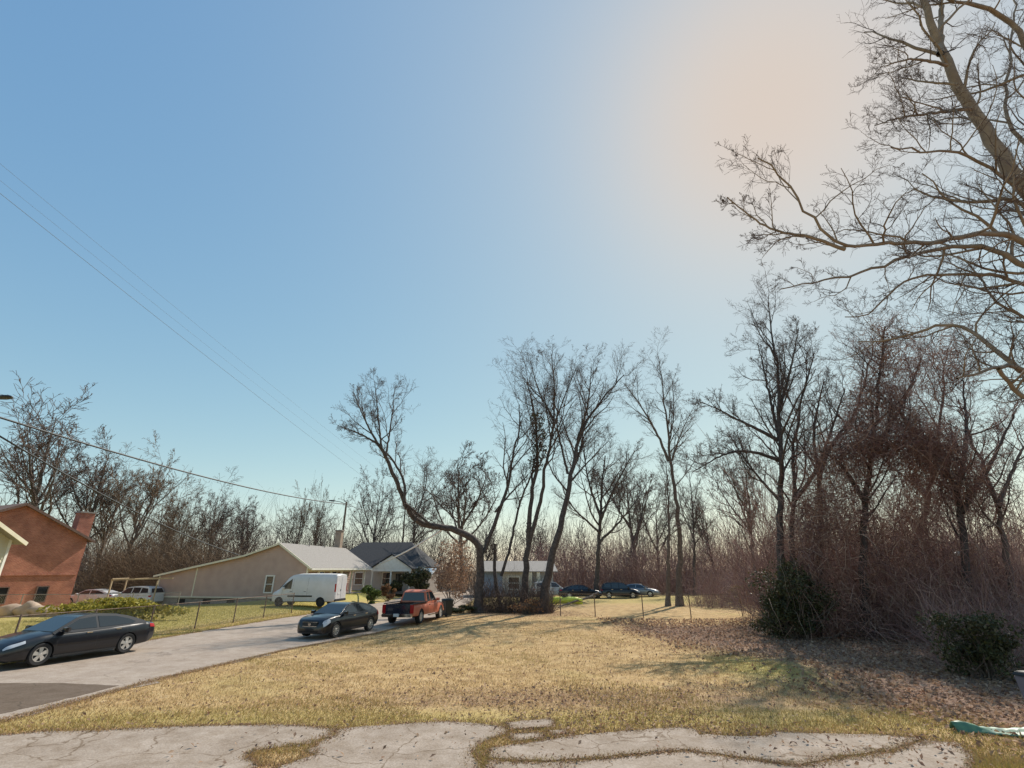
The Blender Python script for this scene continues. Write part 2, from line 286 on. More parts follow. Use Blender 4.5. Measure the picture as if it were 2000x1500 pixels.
class MB:
    def __init__(s): s.v = []; s.f = []
    def poly(s, pts):
        i = len(s.v); s.v += [tuple(p) for p in pts]; s.f.append(tuple(range(i, i + len(pts)))); return s
    def box(s, c, d, rot=None):
        i = len(s.v)
        for sx in (-.5, .5):
            for sy in (-.5, .5):
                for sz in (-.5, .5):
                    p = Vector((sx * d[0], sy * d[1], sz * d[2]))
                    if rot is not None: p = rot @ p
                    s.v.append((p.x + c[0], p.y + c[1], p.z + c[2]))
        for q in ((0, 1, 3, 2), (4, 6, 7, 5), (0, 4, 5, 1), (2, 3, 7, 6), (0, 2, 6, 4), (1, 5, 7, 3)): s.f.append(tuple(i + k for k in q))
        return s
    def bar(s, a, b, w, h=None):             # a square bar from a to b
        a = Vector(a); b = Vector(b); d = b - a; q = d.to_track_quat('X', 'Z').to_matrix()
        return s.box((a + b) / 2, (d.length, w, h or w), q)
    def prism(s, ring, off):                  # a flat polygon pushed along the vector off
        n = len(ring); i = len(s.v); off = Vector(off)
        s.v += [tuple(p) for p in ring] + [tuple(Vector(p) + off) for p in ring]
        s.f.append(tuple(range(i + n - 1, i - 1, -1))); s.f.append(tuple(range(i + n, i + 2 * n)))
        for k in range(n): s.f.append((i + k, i + (k + 1) % n, i + n + (k + 1) % n, i + n + k))
        return s
    def tube(s, pts, rad, n=8, cap=True):
        P = [Vector(p) for p in pts]; m = len(P); i = len(s.v)
        if not hasattr(rad, '__len__'): rad = [rad] * m
        for k in range(m):
            t = (P[min(k + 1, m - 1)] - P[max(k - 1, 0)]).normalized()
            a = Vector((0, 0, 1)) if abs(t.z) < .9 else Vector((1, 0, 0))
            u = t.cross(a).normalized(); v = t.cross(u)
            for j in range(n):
                q = 2 * math.pi * j / n; p = P[k] + (u * math.cos(q) + v * math.sin(q)) * rad[k]; s.v.append(tuple(p))
        for k in range(m - 1):
            for j in range(n): s.f.append((i + k * n + j, i + k * n + (j + 1) % n, i + (k + 1) * n + (j + 1) % n, i + (k + 1) * n + j))
        if cap: s.f.append(tuple(i + j for j in range(n - 1, -1, -1))); s.f.append(tuple(i + (m - 1) * n + j for j in range(n)))
        return s
    def lathe(s, prof, axis='y', n=24, c=(0, 0, 0), close=False):
        i = len(s.v); m = len(prof)
        for (r, h) in prof:
            for j in range(n):
                q = 2 * math.pi * j / n; a, b = r * math.cos(q), r * math.sin(q)
                p = (a, h, b) if axis == 'y' else ((a, b, h) if axis == 'z' else (h, a, b))
                s.v.append((p[0] + c[0], p[1] + c[1], p[2] + c[2]))
        for k in range(m if close else m - 1):
            k2 = (k + 1) % m
            for j in range(n): s.f.append((i + k * n + j, i + k * n + (j + 1) % n, i + k2 * n + (j + 1) % n, i + k2 * n + j))
        return s
    def loft(s, rings, cap=True):
        i = len(s.v); n = len(rings[0]); m = len(rings)
        for r_ in rings: s.v += [tuple(p) for p in r_]
        for k in range(m - 1):
            for j in range(n): s.f.append((i + k * n + j, i + k * n + (j + 1) % n, i + (k + 1) * n + (j + 1) % n, i + (k + 1) * n + j))
        if cap: s.f.append(tuple(i + j for j in range(n - 1, -1, -1))); s.f.append(tuple(i + (m - 1) * n + j for j in range(n)))
        return s
    def mesh(s, name, m, smooth=None, bevel=0., fix=True):
        me = bpy.data.meshes.new(name); me.from_pydata(s.v, [], s.f); me.materials.append(m)
        if fix or bevel:
            bm = bmesh.new(); bm.from_mesh(me); bmesh.ops.recalc_face_normals(bm, faces=bm.faces)
            if bevel: bmesh.ops.bevel(bm, geom=[e for e in bm.edges if e.is_manifold and e.calc_face_angle(0) > .5], offset=bevel, segments=2, affect='EDGES', clamp_overlap=True)
            bm.to_mesh(me); bm.free()
        if smooth:
            me.polygons.foreach_set('use_smooth', [True] * len(me.polygons)); me.set_sharp_from_angle(angle=R(smooth))
        me.update(); return me
    def build(s, name, m, parent=None, smooth=None, bevel=0., loc=None, fix=True):
        return link(name, s.mesh(name, m, smooth, bevel, fix), parent, loc)

# ------------------------------------------------------------------ ground, road, driveway
def axis(lo, hi, step, far):
    a = list(np.arange(lo, hi + 1e-6, step)); d = step; x = hi
    while x < far: d *= 1.5; x += d; a.append(x)
    d = step; x = lo; b = []
    while x > -far: d *= 1.5; x -= d; b.append(x)
    return np.array(b[::-1] + a)
def build_ground():
    xs = axis(-60, 45, .75, 2200); ys = axis(4, 90, .75, 2200)
    X, Y = np.meshgrid(xs, ys); Z = hgt(X, Y)
    V = np.stack([X, Y, Z], -1).reshape(-1, 3); nx, ny = len(xs), len(ys)
    i = np.arange(nx * ny).reshape(ny, nx); Fq = np.stack([i[:-1, :-1], i[:-1, 1:], i[1:, 1:], i[1:, :-1]], -1).reshape(-1, 4)
    me = arrays_mesh('ground', V, Fq, [M['ground']], True)
    ca = me.color_attributes.new('cover', 'FLOAT_COLOR', 'POINT')
    x, y = V[:, 0], V[:, 1]
    soil = np.clip(sstep(8.3, 11.5, x + .18 * (y - 12)) * sstep(33, 27, y) + .75 * sstep(3, 0, abs(y - 29.5 - .12 * x)) * sstep(4, 9, x) * sstep(30, 20, x)
                   + .8 * np.exp(-((x - .2) / 4.5) ** 2 - ((y - 40) / 3.5) ** 2) + .45 * sstep(1.6, .4, abs(y - 14.3)) * sstep(-6, 0, x) + .8 * sstep(62, 75, y), 0, 1)
    soil *= 1 - .9 * np.exp(-((x - 7.6) / 2.4) ** 2 - ((y - 18.5) / 2.2) ** 2)
    far_yard = sstep(1.0, 3.0, np.interp(y, _fy, _fx) - x) * sstep(80, 60, y)
    green = np.clip(.75 * far_yard + .8 * np.exp(-((x - 8.2) / 1.6) ** 2 - ((y - 18) / 1.8) ** 2) + .5 * sstep(1.2, .2, abs(y - 12.4)) + .5 * sstep(46, 55, y), 0, 1)
    C = np.stack([soil, green, 0 * x, 0 * x + 1], -1).astype(np.float32); ca.data.foreach_set('color', C.ravel())
    tag(link('ground', me), kind='structure')
build_ground()

def strip(near, far, n, z, jit):
    yy = np.linspace(near[0][1], near[-1][1], n)
    a = np.interp(yy, [p[1] for p in near], [p[0] for p in near]); b = np.interp(yy, [p[1] for p in far], [p[0] for p in far])
    r_ = np.random.default_rng(3); a = a + np.convolve(r_.normal(0, jit, n), np.ones(3) / 3, 'same'); b = b + np.convolve(r_.normal(0, jit, n), np.ones(3) / 3, 'same')
    k = 7; T = np.linspace(0, 1, k)
    X = a[:, None] * (1 - T) + b[:, None] * T; Y = np.repeat(yy[:, None], k, 1); Z = z + 0 * X
    V = np.stack([X, Y, Z], -1).reshape(-1, 3); i = np.arange(n * k).reshape(n, k)
    return V, np.stack([i[:-1, :-1], i[1:, :-1], i[1:, 1:], i[:-1, 1:]], -1).reshape(-1, 4)
V, Fq = strip(ROAD_NEAR, ROAD_FAR, 420, .010, .22)
road = tag(link('road', arrays_mesh('road', V, Fq[:, ::-1], [M['road']], True)), kind='structure')
def slab(name, pix, m, parent, z0, z1, jit, sub=.22, seed=1, rise=None):
    r_ = random.Random(seed); P = [G(*p) for p in pix]; ring = []
    for i, p in enumerate(P):
        q = P[(i + 1) % len(P)]; n = max(1, int((q - p).length / sub))
        for k in range(n):
            t = p.lerp(q, k / n); a_ = noise3.noise_vector(t * 3.1) * (jit * 1.6) + noise3.noise_vector(t * 9.0 + Vector((7, 3, 1))) * (jit * .7) + noise3.noise_vector(t * 24.0) * (jit * .3)
            ring.append(Vector((t.x + a_.x, t.y + a_.y, 0)))
    mb = MB(); mb.prism([(p.x, p.y, z0) for p in ring], (0, 0, z1 - z0))
    me = mb.mesh(name, m)
    bm = bmesh.new(); bm.from_mesh(me); bmesh.ops.triangulate(bm, faces=bm.faces); 
    bm.to_mesh(me); bm.free()
    return link(name, me, parent)
slab('dark_road_patch', [(-180, 1330), (0, 1335), (110, 1335), (232, 1340), (150, 1361), (0, 1396), (-180, 1440)], M['patch'], road, .004, .0165, .05, .2)  # flat dark brown wedge laid on the road surface
drive = empty('driveway', (0, 0, 0)); tag(drive, 'cracked pale concrete driveway with grass in its joints, along the bottom edge', kind='structure')
SLABS = [
 [(-260, 1462), (0, 1437), (100, 1429), (190, 1428), (320, 1421), (415, 1418), (550, 1416), (612, 1420), (653, 1426), (644, 1440), (598, 1454), (535, 1461), (492, 1469), (478, 1480), (502, 1492), (508, 1540), (503, 1760), (-400, 1760)],
 [(657, 1427), (700, 1421), (850, 1411), (892, 1411), (948, 1416), (984, 1422), (988, 1434), (958, 1444), (932, 1456), (922, 1470), (936, 1500), (944, 1760), (507, 1760), (513, 1545), (545, 1497), (590, 1485), (616, 1476), (600, 1467), (630, 1450), (648, 1440)],
 [(988, 1413), (1076, 1406), (1083, 1417), (1070, 1423), (1000, 1426)],
 [(994, 1434), (1060, 1431), (1062, 1444), (1000, 1449)],
 [(1074, 1429), (1103, 1425), (1109, 1434), (1079, 1437)],
 [(958, 1464), (1062, 1449), (1130, 1438), (1210, 1431), (1325, 1423), (1358, 1426), (1366, 1437), (1440, 1440), (1500, 1440), (1516, 1431), (1640, 1436), (1720, 1438), (1800, 1444), (1740, 1466), (1640, 1480), (1560, 1495), (1500, 1488), (1420, 1476), (1340, 1466), (1280, 1470), (1200, 1478), (1120, 1485), (1040, 1488), (956, 1482)],
 [(952, 1487), (1040, 1491), (1125, 1488), (1205, 1481), (1282, 1473), (1340, 1469), (1418, 1479), (1498, 1491), (1556, 1498), (1642, 1484), (1744, 1469), (1806, 1447), (1870, 1452), (1900, 1480), (1900, 1760), (950, 1760), (945, 1500)],
]
for i, p in enumerate(SLABS): slab('concrete_slab', p, M['concrete'], drive, -.06, .014 + .005 * (i % 3), .04, .055, i)
def in_poly(px, py, poly):
    c = np.zeros(px.shape, bool); n = len(poly)
    for i in range(n):
        x1, y1 = poly[i]; x2, y2 = poly[(i + 1) % n]
        cr = ((y1 > py) != (y2 > py)) & (px < (x2 - x1) * (py - y1) / (y2 - y1 + 1e-9) + x1); c ^= cr
    return c
SLAB_W = [[tuple(G(*q)[:2]) for q in p] for p in SLABS]
def on_paving(x, y):
    c = np.zeros(x.shape, bool)
    for p in SLAB_W: c |= in_poly(x, y, p)
    return c | ((x < np.interp(y, _ny, _nx) + .02) & (x > np.interp(y, _fy, _fx) - .02))

# ------------------------------------------------------------------ trees: all shoots of one order are grown at once
def resample(pts, n):
    P = np.array([tuple(p)[:3] for p in pts], float)
    for _ in range(2):                        # corner cutting, so traced limbs bend softly
        Q = np.empty((2 * len(P), 3)); Q[0] = P[0]; Q[-1] = P[-1]
        Q[1:-1:2] = P[:-1] * .75 + P[1:] * .25; Q[2:-1:2] = P[:-1] * .25 + P[1:] * .75; P = Q
    d = np.r_[0, np.cumsum(np.linalg.norm(np.diff(P, axis=0), axis=1))]
    t = np.linspace(0, d[-1], n); return np.stack([np.interp(t, d, P[:, k]) for k in range(3)], -1)
def unit(a): return a / (np.linalg.norm(a, axis=-1, keepdims=True) + 1e-9)
def tubes_arrays(P, Rr, sides):
    """P (B,N,3), Rr (B,N) -> vertices, quads"""
    B, N, _ = P.shape
    T = np.empty_like(P); T[:, 1:-1] = P[:, 2:] - P[:, :-2]; T[:, 0] = P[:, 1] - P[:, 0]; T[:, -1] = P[:, -1] - P[:, -2]; T = unit(T)
    m = unit(T.mean(1)); ref = np.where((abs(m[:, 2:3]) < .8), np.array([[0, 0, 1.]]), np.array([[1., 0, 0]]))[:, None, :]
    U = unit(np.cross(T, np.broadcast_to(ref, T.shape))); Vv = np.cross(T, U)
    a = np.arange(sides) * 2 * math.pi / sides
    ring = P[:, :, None, :] + Rr[:, :, None, None] * (np.cos(a)[None, None, :, None] * U[:, :, None, :] + np.sin(a)[None, None, :, None] * Vv[:, :, None, :])
    idx = np.arange(B * N * sides).reshape(B, N, sides); nx = np.roll(idx, -1, 2)
    Q = np.stack([idx[:, :-1], nx[:, :-1], nx[:, 1:], idx[:, 1:]], -1).reshape(-1, 4)
    return ring.reshape(-1, 3), Q
class Acc:
    def __init__(s): s.V = []; s.Q = []; s.n = 0
    def add(s, V, Q): s.V.append(V); s.Q.append(Q + s.n); s.n += len(V)
    def tubes(s, P, Rr, sides): s.add(*tubes_arrays(P, Rr, sides))
    def mesh(s, name, m, smooth=True): return arrays_mesh(name, np.concatenate(s.V), np.concatenate(s.Q), [m], smooth)
    def build(s, name, m, parent=None, smooth=True): return link(name, s.mesh(name, m, smooth), parent)
def shoots(rg, S, Dr, L, r0, seg, wander, trop, droop=0.):
    B = len(S); P = np.empty((B, seg + 1, 3)); P[:, 0] = S; d = unit(Dr)
    for k in range(seg):
        d = unit(d + rg.normal(0, wander, (B, 3)) + np.array([0, 0, trop])[None] - np.array([0, 0, droop * k])[None])
        P[:, k + 1] = P[:, k] + d * (L / seg)[:, None]
    return P
def children(rg, P, Rr, n, ang, lo=.25, hi=1., flat=0.):
    B, N, _ = P.shape; t = lo + (hi - lo) * (np.arange(n)[None, :] + rg.uniform(0, 1, (B, n))) / n
    f = t * (N - 1); i = np.clip(f.astype(int), 0, N - 2); w = (f - i)[..., None]; b = np.arange(B)[:, None]
    S = P[b, i] * (1 - w) + P[b, i + 1] * w; T = unit(P[b, i + 1] - P[b, i]); rr = Rr[b, i] * (1 - w[..., 0]) + Rr[b, i + 1] * w[..., 0]
    rv = rg.normal(0, 1, S.shape); rv[..., 2] *= (1 - flat); perp = unit(rv - (rv * T).sum(-1, keepdims=True) * T)
    a = rg.uniform(ang[0], ang[1], (B, n))[..., None]
    Dr = T * np.cos(a) + perp * np.sin(a)
    return S.reshape(-1, 3), Dr.reshape(-1, 3), rr.reshape(-1), t.reshape(-1), np.repeat(np.arange(B), n)
LV = [dict(n=12, ang=(R(22), R(58)), len=.68, seg=7, wander=.13, trop=.10, sides=5, lo=.3),
      dict(n=7, ang=(R(22), R(55)), len=.58, seg=5, wander=.16, trop=.07, sides=3, lo=.15),
      dict(n=5, ang=(R(22), R(55)), len=.58, seg=3, wander=.18, trop=.05, sides=3, lo=.1),
      dict(n=4, ang=(R(22), R(60)), len=.62, seg=1, wander=.20, trop=.03, sides=3, lo=.1)]
def tree_parts(limbs, levels=LV, seed=0, rmin=.0065, side0=9, top_len=None):
    """limbs = [(points, r0, r1, {overrides})]; returns wood (traced limbs) and twigs"""
    rg = np.random.default_rng(seed); wood = Acc(); tw = Acc()
    for lm in limbs:
        pts, r0, r1 = lm[:3]; o = lm[3] if len(lm) > 3 else {}
        N = o.get('N', 26); P = resample(pts, N); L0 = np.linalg.norm(np.diff(P, axis=0), axis=1).sum()
        P[1:-1] += rg.normal(0, L0 * o.get('rough', .0025), (N - 2, 3))
        t = np.linspace(0, 1, N); Rr = r0 + (r1 - r0) * t ** .8; Rr[:2] *= np.array([1 + .35 * o.get('flare', 0), 1 + .12 * o.get('flare', 0)])
        wood.tubes(P[None], Rr[None], side0)
        Pp, Rp, Lp = P[None], Rr[None], np.array([o.get('L', L0)])
        for k, lv in enumerate(levels):
            n = o.get('n0', lv['n']) if k == 0 else lv['n']
            if n == 0: break
            S, Dr, rr, t_, own = children(rg, Pp, Rp, n, lv['ang'], o.get('lo', lv['lo']) if k == 0 else lv['lo'], 1., lv.get('flat', 0))
            L = Lp[own] * lv['len'] * (o.get('len', 1.) if k == 0 else 1.) * rg.uniform(.5, 1.25, len(S)) * (1.1 - .55 * t_)
            if k == 0 and 'bias' in o: Dr = unit(Dr + np.array(o['bias'])[None])
            rb = np.maximum(np.minimum(rr * .62, .017 * L + .003), rmin)
            P = shoots(rg, S, Dr, L, rb, lv['seg'], lv['wander'], lv['trop'], lv.get('droop', 0))
            tt = np.linspace(0, 1, lv['seg'] + 1)[None, :]; Rr2 = np.maximum(rb[:, None] * (1 - .72 * tt), rmin * .8)
            (wood if k == 0 and len(levels) > 2 else tw).tubes(P, Rr2, lv['sides']); Pp, Rp, Lp = P, Rr2, L
    return wood, tw
def tree(name, label, limbs, base, bark='bark_dark', twig='twig', group=None, cat='tree', **kw):
    """points of the limbs are world positions; the root stands at the foot"""
    root = empty(name, base, 0, label, cat, group); b = np.array(tuple(base))
    L2 = [([np.array(tuple(p)) - b for p in l[0]], *l[1:]) for l in limbs]
    w, t = tree_parts(L2, **kw)
    w.build('trunk', M[bark], root); t.build('crown', M[twig], root, False)
    return root
def pl(pix, Y, dy=0.):
    """photograph positions to a limb about Y metres away that comes nearer or goes farther by dy towards its tip"""
    n = len(pix); out = []
    for i, p in enumerate(pix):
        y = Y + dy * (i / max(1, n - 1)) ** 1.3; out.append(D(p[0], p[1], y))
    return out
def foot(px, py):
    p = on(px, py); return p
# leaves
def leaf_quads(C, size, rg, up=.4, fold=.25):
    """a small folded leaf (two triangles pairs) at every point"""
    n = len(C); nrm = unit(rg.normal(0, 1, (n, 3)) + np.array([0, 0, up])); a = unit(np.cross(nrm, rg.normal(0, 1, (n, 3)))); b = np.cross(nrm, a)
    s = size[:, None]; f = nrm * s * fold
    V = np.stack([C - a * s, C - b * s * .55 + f, C + a * s, C + b * s * .55 + f], 1).reshape(-1, 3)
    i = np.arange(n)[:, None] * 4
    return V, np.concatenate([i + np.array([0, 1, 2]), i + np.array([0, 2, 3])], 1).reshape(-1, 3)
def leaf_obj(name, C, size, m, rg, parent=None, up=.4):
    V, Fq = leaf_quads(C, size, rg, up); return link(name, arrays_mesh(name, V, Fq, [m]), parent)
def blob(rg, n, c, r, shell=.5):
    d = unit(rg.normal(0, 1, (n, 3))); q = (shell + (1 - shell) * rg.uniform(0, 1, n) ** .6)[:, None]
    return np.array(c) + d * q * np.array(r)

# ------------------------------------------------------------------ houses
def clip_span(poly, z):
    xs = []; n = len(poly)
    for i in range(n):
        (x1, z1), (x2, z2) = poly[i], poly[(i + 1) % n]
        if (z1 - z) * (z2 - z) <= 0 and z1 != z2: xs.append(x1 + (x2 - x1) * (z - z1) / (z2 - z1))
    return (min(xs), max(xs)) if len(xs) > 1 else None
def siding(mb, o, u, nrm, poly, h=.20, lap=.035):
    """lapped boards over a convex wall outline; o origin, u along the wall, nrm outwards, poly in (s, z)"""
    o, u, nrm = Vector(o), Vector(u), Vector(nrm); z = min(p[1] for p in poly) + 1e-4; top = max(p[1] for p in poly) - 1e-4
    while z < top:
        z2 = min(z + h, top); a = clip_span(poly, z); b = clip_span(poly, z2)
        if a and b:
            P = lambda s, zz, k: o + u * s + nrm * k + Vector((0, 0, zz))
            mb.poly([P(a[0], z, lap), P(a[1], z, lap), P(b[1], z2, .003), P(b[0], z2, .003)])
            mb.poly([P(a[0], z, 0), P(a[1], z, 0), P(a[1], z, lap), P(a[0], z, lap)])
        z = z2
def window(parent, o, u, nrm, w, h, frame='white_paint', fr=.11, cross=True):
    """o = centre on the wall"""
    o, u, nrm = Vector(o), Vector(u).normalized(), Vector(nrm).normalized(); up = Vector((0, 0, 1)); q = Matrix((u, nrm, up)).transposed()
    f = MB()
    for sx in (-1, 1): f.box(o + u * sx * (w / 2 + fr / 2) + nrm * .04, (fr, .09, h + 2 * fr), q)
    for sz in (-1, 1): f.box(o + up * sz * (h / 2 + fr / 2) + nrm * .04, (w, .09, fr), q)
    if cross: f.box(o + nrm * .035, (w, .05, .05), q)
    fo = f.build('window', M[frame], parent)
    MB().box(o + nrm * .012, (w, .012, h), q).build('pane', M['glass_dark'], fo); return fo
def slope(parent, name, a, b, c, d, th, m):
    """roof plane through four corners, th thick downwards"""
    a, b, c, d = map(Vector, (a, b, c, d)); n = (b - a).cross(d - a).normalized()
    if n.z < 0: n = -n
    return MB().prism([a, b, c, d], -n * th).build(name, M[m], parent)

def tan_house():
    h = empty('tan_house', (-19.4, 49, 0), R(-10), 'long low tan sided house with pale roof and porch behind the white van', 'house')
    zf = .62; X = Vector((1, 0, 0)); Y = Vector((0, 1, 0)); Ln = 12.5
    main = [(-6.8, zf), (0, zf), (0, 3.45), (-3.2, 5.38), (-6.8, 4.28)]; add = [(-16.0, zf), (-6.8, zf), (-6.8, 4.28), (-16.0, 2.50)]
    core = MB(); core.prism([(x, .0, z) for x, z in [(-6.8, zf), (-1.7, zf), (-1.7, 4.0), (-3.2, 5.3), (-6.8, 4.2)]], (0, Ln, 0))
    core.prism([(x, .0, z) for x, z in [(-16.0, zf), (-6.801, zf), (-6.801, 4.2), (-16.0, 2.42)]], (0, Ln, 0))
    core.prism([(-1.699, 0, zf), (0, 0, zf), (0, 0, 3.4), (-1.699, 0, 4.3)], (0, .12, 0))
    core.build('wall', M['siding_tan'], h)
    s = MB(); siding(s, (0, -.004, 0), X, -Y, main); siding(s, (0, -.004, 0), X, -Y, add)
    s.build('gable_siding', M['siding_tan'], h, fix=False)
    s = MB(); siding(s, (-1.698, 0, 0), Y, X, [(.13, zf), (Ln, zf), (Ln, 3.9), (.13, 3.9)]); s.build('porch_siding', M['siding_tan'], h, fix=False)
    MB().box((-8.0, Ln / 2, -.55), (15.9, Ln - .1, 2.33)).build('foundation', M['foundation'], h)
    for x in (-13.0, -10.2, -7.6): MB().box((x, .035, .20), (.8, .06, .42)).build('crawl_vent', M['black_trim'], h)
    tr = MB()
    tr.box((0.0, -.03, (zf + 3.42) / 2), (.16, .07, 3.42 - zf)); tr.box((-15.96, -.03, (zf + 2.48) / 2), (.14, .07, 2.48 - zf)); tr.box((-11.9, -.03, (zf + 3.25) / 2), (.12, .06, 3.25 - zf))
    tr.box((-8.0, -.035, zf - .03), (16.0, .06, .10)); tr.build('corner_board', M['cream_paint'], h)
    slope(h, 'roof', (.55, -.35, 3.22), (.55, Ln + .3, 3.22), (-3.2, Ln + .3, 5.52), (-3.2, -.35, 5.52), .12, 'roof_pale')
    slope(h, 'roof', (-3.2, -.35, 5.523), (-3.2, Ln + .3, 5.523), (-6.8, Ln + .3, 4.42), (-6.8, -.35, 4.42), .12, 'roof_pale')
    slope(h, 'roof', (-6.8, -.352, 4.423), (-6.8, Ln + .3, 4.423), (-16.4, Ln + .3, 2.56), (-16.4, -.352, 2.56), .12, 'roof_pale')
    f = MB(); f.bar((.55, -.37, 3.13), (-3.2, -.37, 5.42), .05, .17); f.bar((-3.2, -.37, 5.42), (-6.8, -.37, 4.32), .05, .17); f.bar((-6.8, -.37, 4.32), (-16.4, -.37, 2.46), .05, .17)
    f.build('rake_board', M['cream_paint'], h)
    MB().box((.58, Ln / 2, 3.12), (.1, Ln + .6, .16)).build('gutter', M['white_paint'], h)
    MB().box((-.2, Ln / 2 + .06, 3.02), (.22, Ln - .14, .26)).build('porch_beam', M['cream_paint'], h)
    MB().box((-.84, Ln / 2 + .07, .54), (1.7, Ln - .1, .16)).build('porch_floor', M['foundation'], h)
    for y in (2.3, 4.6, 6.9, 9.2, 12.3): MB().box((-.2, y, 1.76), (.17, .17, 2.26)).build('porch_post', M['white_paint'], h, bevel=.015)
    window(h, (-1.68, 5.4, 2.2), Y, X, .9, 1.3); window(h, (-1.68, 8.0, 2.2), Y, X, .9, 1.3)
    d = MB().box((-1.66, 10.6, 1.66), (.06, .95, 2.05)).build('door', M['white_paint'], h); MB().box((-1.61, 10.95, 1.6), (.05, .05, .05)).build('handle', M['dark_metal'], d)
    window(h, (-3.75, -.03, 1.78), X, -Y, .72, 1.38)
    v = MB(); v.tube([(-3.0, 4.5, 5.3), (-3.0, 4.5, 5.95)], .05); v.build('vent_pipe', M['galv'], h, 40)
    v = MB(); v.tube([(-3.0, 7.6, 5.3), (-3.0, 7.6, 5.75)], .05); v.build('vent_pipe', M['galv'], h, 40)
    c = MB().box((-3.6, 11.6, 6.2), (.75, .6, 2.5)).build('chimney', M['stone'], h); MB().box((-3.6, 11.6, 7.5), (.9, .75, .14)).build('chimney_cap', M['foundation'], c)
tan_house()

def grey_house():
    h = empty('grey_roof_house', (-18.2, 67, .5), R(-6), 'house with dark grey hip roof and white porch gable beyond the tan house', 'house')
    X = Vector((1, 0, 0)); Y = Vector((0, 1, 0)); w, d, e, rg_ = 14.0, 9.5, 2.9, 6.2
    MB().box((0, d / 2, 1.3), (w - 1, d - 1, 3.2)).build('wall', M['foundation'], h)
    s = MB(); siding(s, (0, .49, 0), X, -Y, [(-6.5, -.1), (6.5, -.1), (6.5, 2.85), (-6.5, 2.85)]); s.build('front_siding', M['siding_white'], h, fix=False)
    a, b, c, dd = (-w / 2, 0, e), (w / 2, 0, e), (w / 2, d, e), (-w / 2, d, e); r1, r2 = (-3.6, d / 2, rg_), (3.6, d / 2, rg_)
    m = MB(); m.poly([a, b, r2, r1]); m.poly([b, c, r2]); m.poly([c, dd, r1, r2]); m.poly([dd, a, r1]); m.poly([dd, c, b, a]); m.build('roof', M['roof_dark'], h)
    m = MB(); m.box((0, -.03, e - .08), (w + .1, .05, .18)); m.build('gutter', M['white_paint'], h)
    # porch with a small gable
    p0, p1 = .9, 5.9; zc = (p0 + p1) / 2
    MB().prism([(p0, -2.4, 2.75), (p1, -2.4, 2.75), (zc, -2.4, 4.25)], (0, .1, 0)).build('porch_gable', M['white_paint'], h)
    slope(h, 'porch_roof', (p0 - .3, -2.6, 2.72), (p0 - .3, 2.5, 2.72), (zc, 2.5, 4.45), (zc, -2.6, 4.45), .1, 'roof_dark')
    slope(h, 'porch_roof', (zc, -2.6, 4.453), (zc, 2.5, 4.453), (p1 + .3, 2.5, 2.72), (p1 + .3, -2.6, 2.72), .1, 'roof_dark')
    MB().box((zc, -2.3, 2.55), (p1 - p0 + .1, .22, .36)).build('porch_beam', M['white_paint'], h)
    for x in (p0 + .1, zc, p1 - .1): MB().box((x, -2.3, 1.1), (.16, .16, 2.55)).build('porch_post', M['white_paint'], h)
    MB().box((zc, -1.0, -.12), (p1 - p0 + .3, 3.0, .2)).build('porch_floor', M['foundation'], h)
    for x in (-4.6, -1.8, 1.9): window(h, (x, .46, 1.5), X, -Y, 1.0, 1.4)
    window(h, (5.2, .46, 1.5), X, -Y, .9, 1.4)
    dr = MB().box((3.6, .44, 1.05), (.95, .06, 2.1)).build('door', M['black_paint'], h)
    aw = MB(); aw.prism([(6.1, -1.6, 2.1), (6.1, .5, 2.75), (6.1, .5, 2.68), (6.1, -1.6, 2.03)], (2.4, 0, 0)); aw.build('awning', M['white_paint'], h)
grey_house()

def brick_house():
    A = Vector((-40.4, 48, 0)); az = R(25)
    h = empty('brick_house', A, math.pi / 2 - az, 'red brick two storey house with brown gable roof and chimney', 'house')
    # local +x runs along the gable wall away from the camera, +y is the depth of the house
    X = Vector((1, 0, 0)); Y = Vector((0, 1, 0)); wd = 10.8; e, ap, dp = 5.75, 8.35, 13.
    MB().prism([(0, 0, -.8), (-wd, 0, -.8), (-wd, 0, e), (-wd / 2, 0, ap), (0, 0, e)], (0, dp, 0)).build('wall', M['brick'], h)
    slope(h, 'roof', (.5, -.45, e - .12), (.5, dp + .4, e - .12), (-wd / 2, dp + .4, ap + .17), (-wd / 2, -.45, ap + .17), .14, 'roof_brown')
    slope(h, 'roof', (-wd / 2, -.45, ap + .173), (-wd / 2, dp + .4, ap + .173), (-wd - .5, dp + .4, e - .12), (-wd - .5, -.45, e - .12), .14, 'roof_brown')
    f = MB(); f.bar((.5, -.47, e - .22), (-wd / 2, -.47, ap + .06), .05, .2); f.bar((-wd / 2, -.47, ap + .06), (-wd - .5, -.47, e - .22), .05, .2); f.build('rake_board', M['roof_brown'], h)
    for s in (-2.2, -4.9, -7.6): window(h, (s, -.02, 1.05), X, -Y, .72, 1.2, 'roof_brown', .08)
    MB().box((-wd / 2, -.05, 2.65), (wd - .02, .09, .10)).build('belt_course', M['brick'], h)
    c = MB().box((.45, 2.6, 3.75), (1.2, 1.0, 9.1)).build('chimney', M['brick'], h); MB().box((.45, 2.6, 8.37), (1.4, 1.2, .14)).build('chimney_cap', M['foundation'], c)
brick_house()

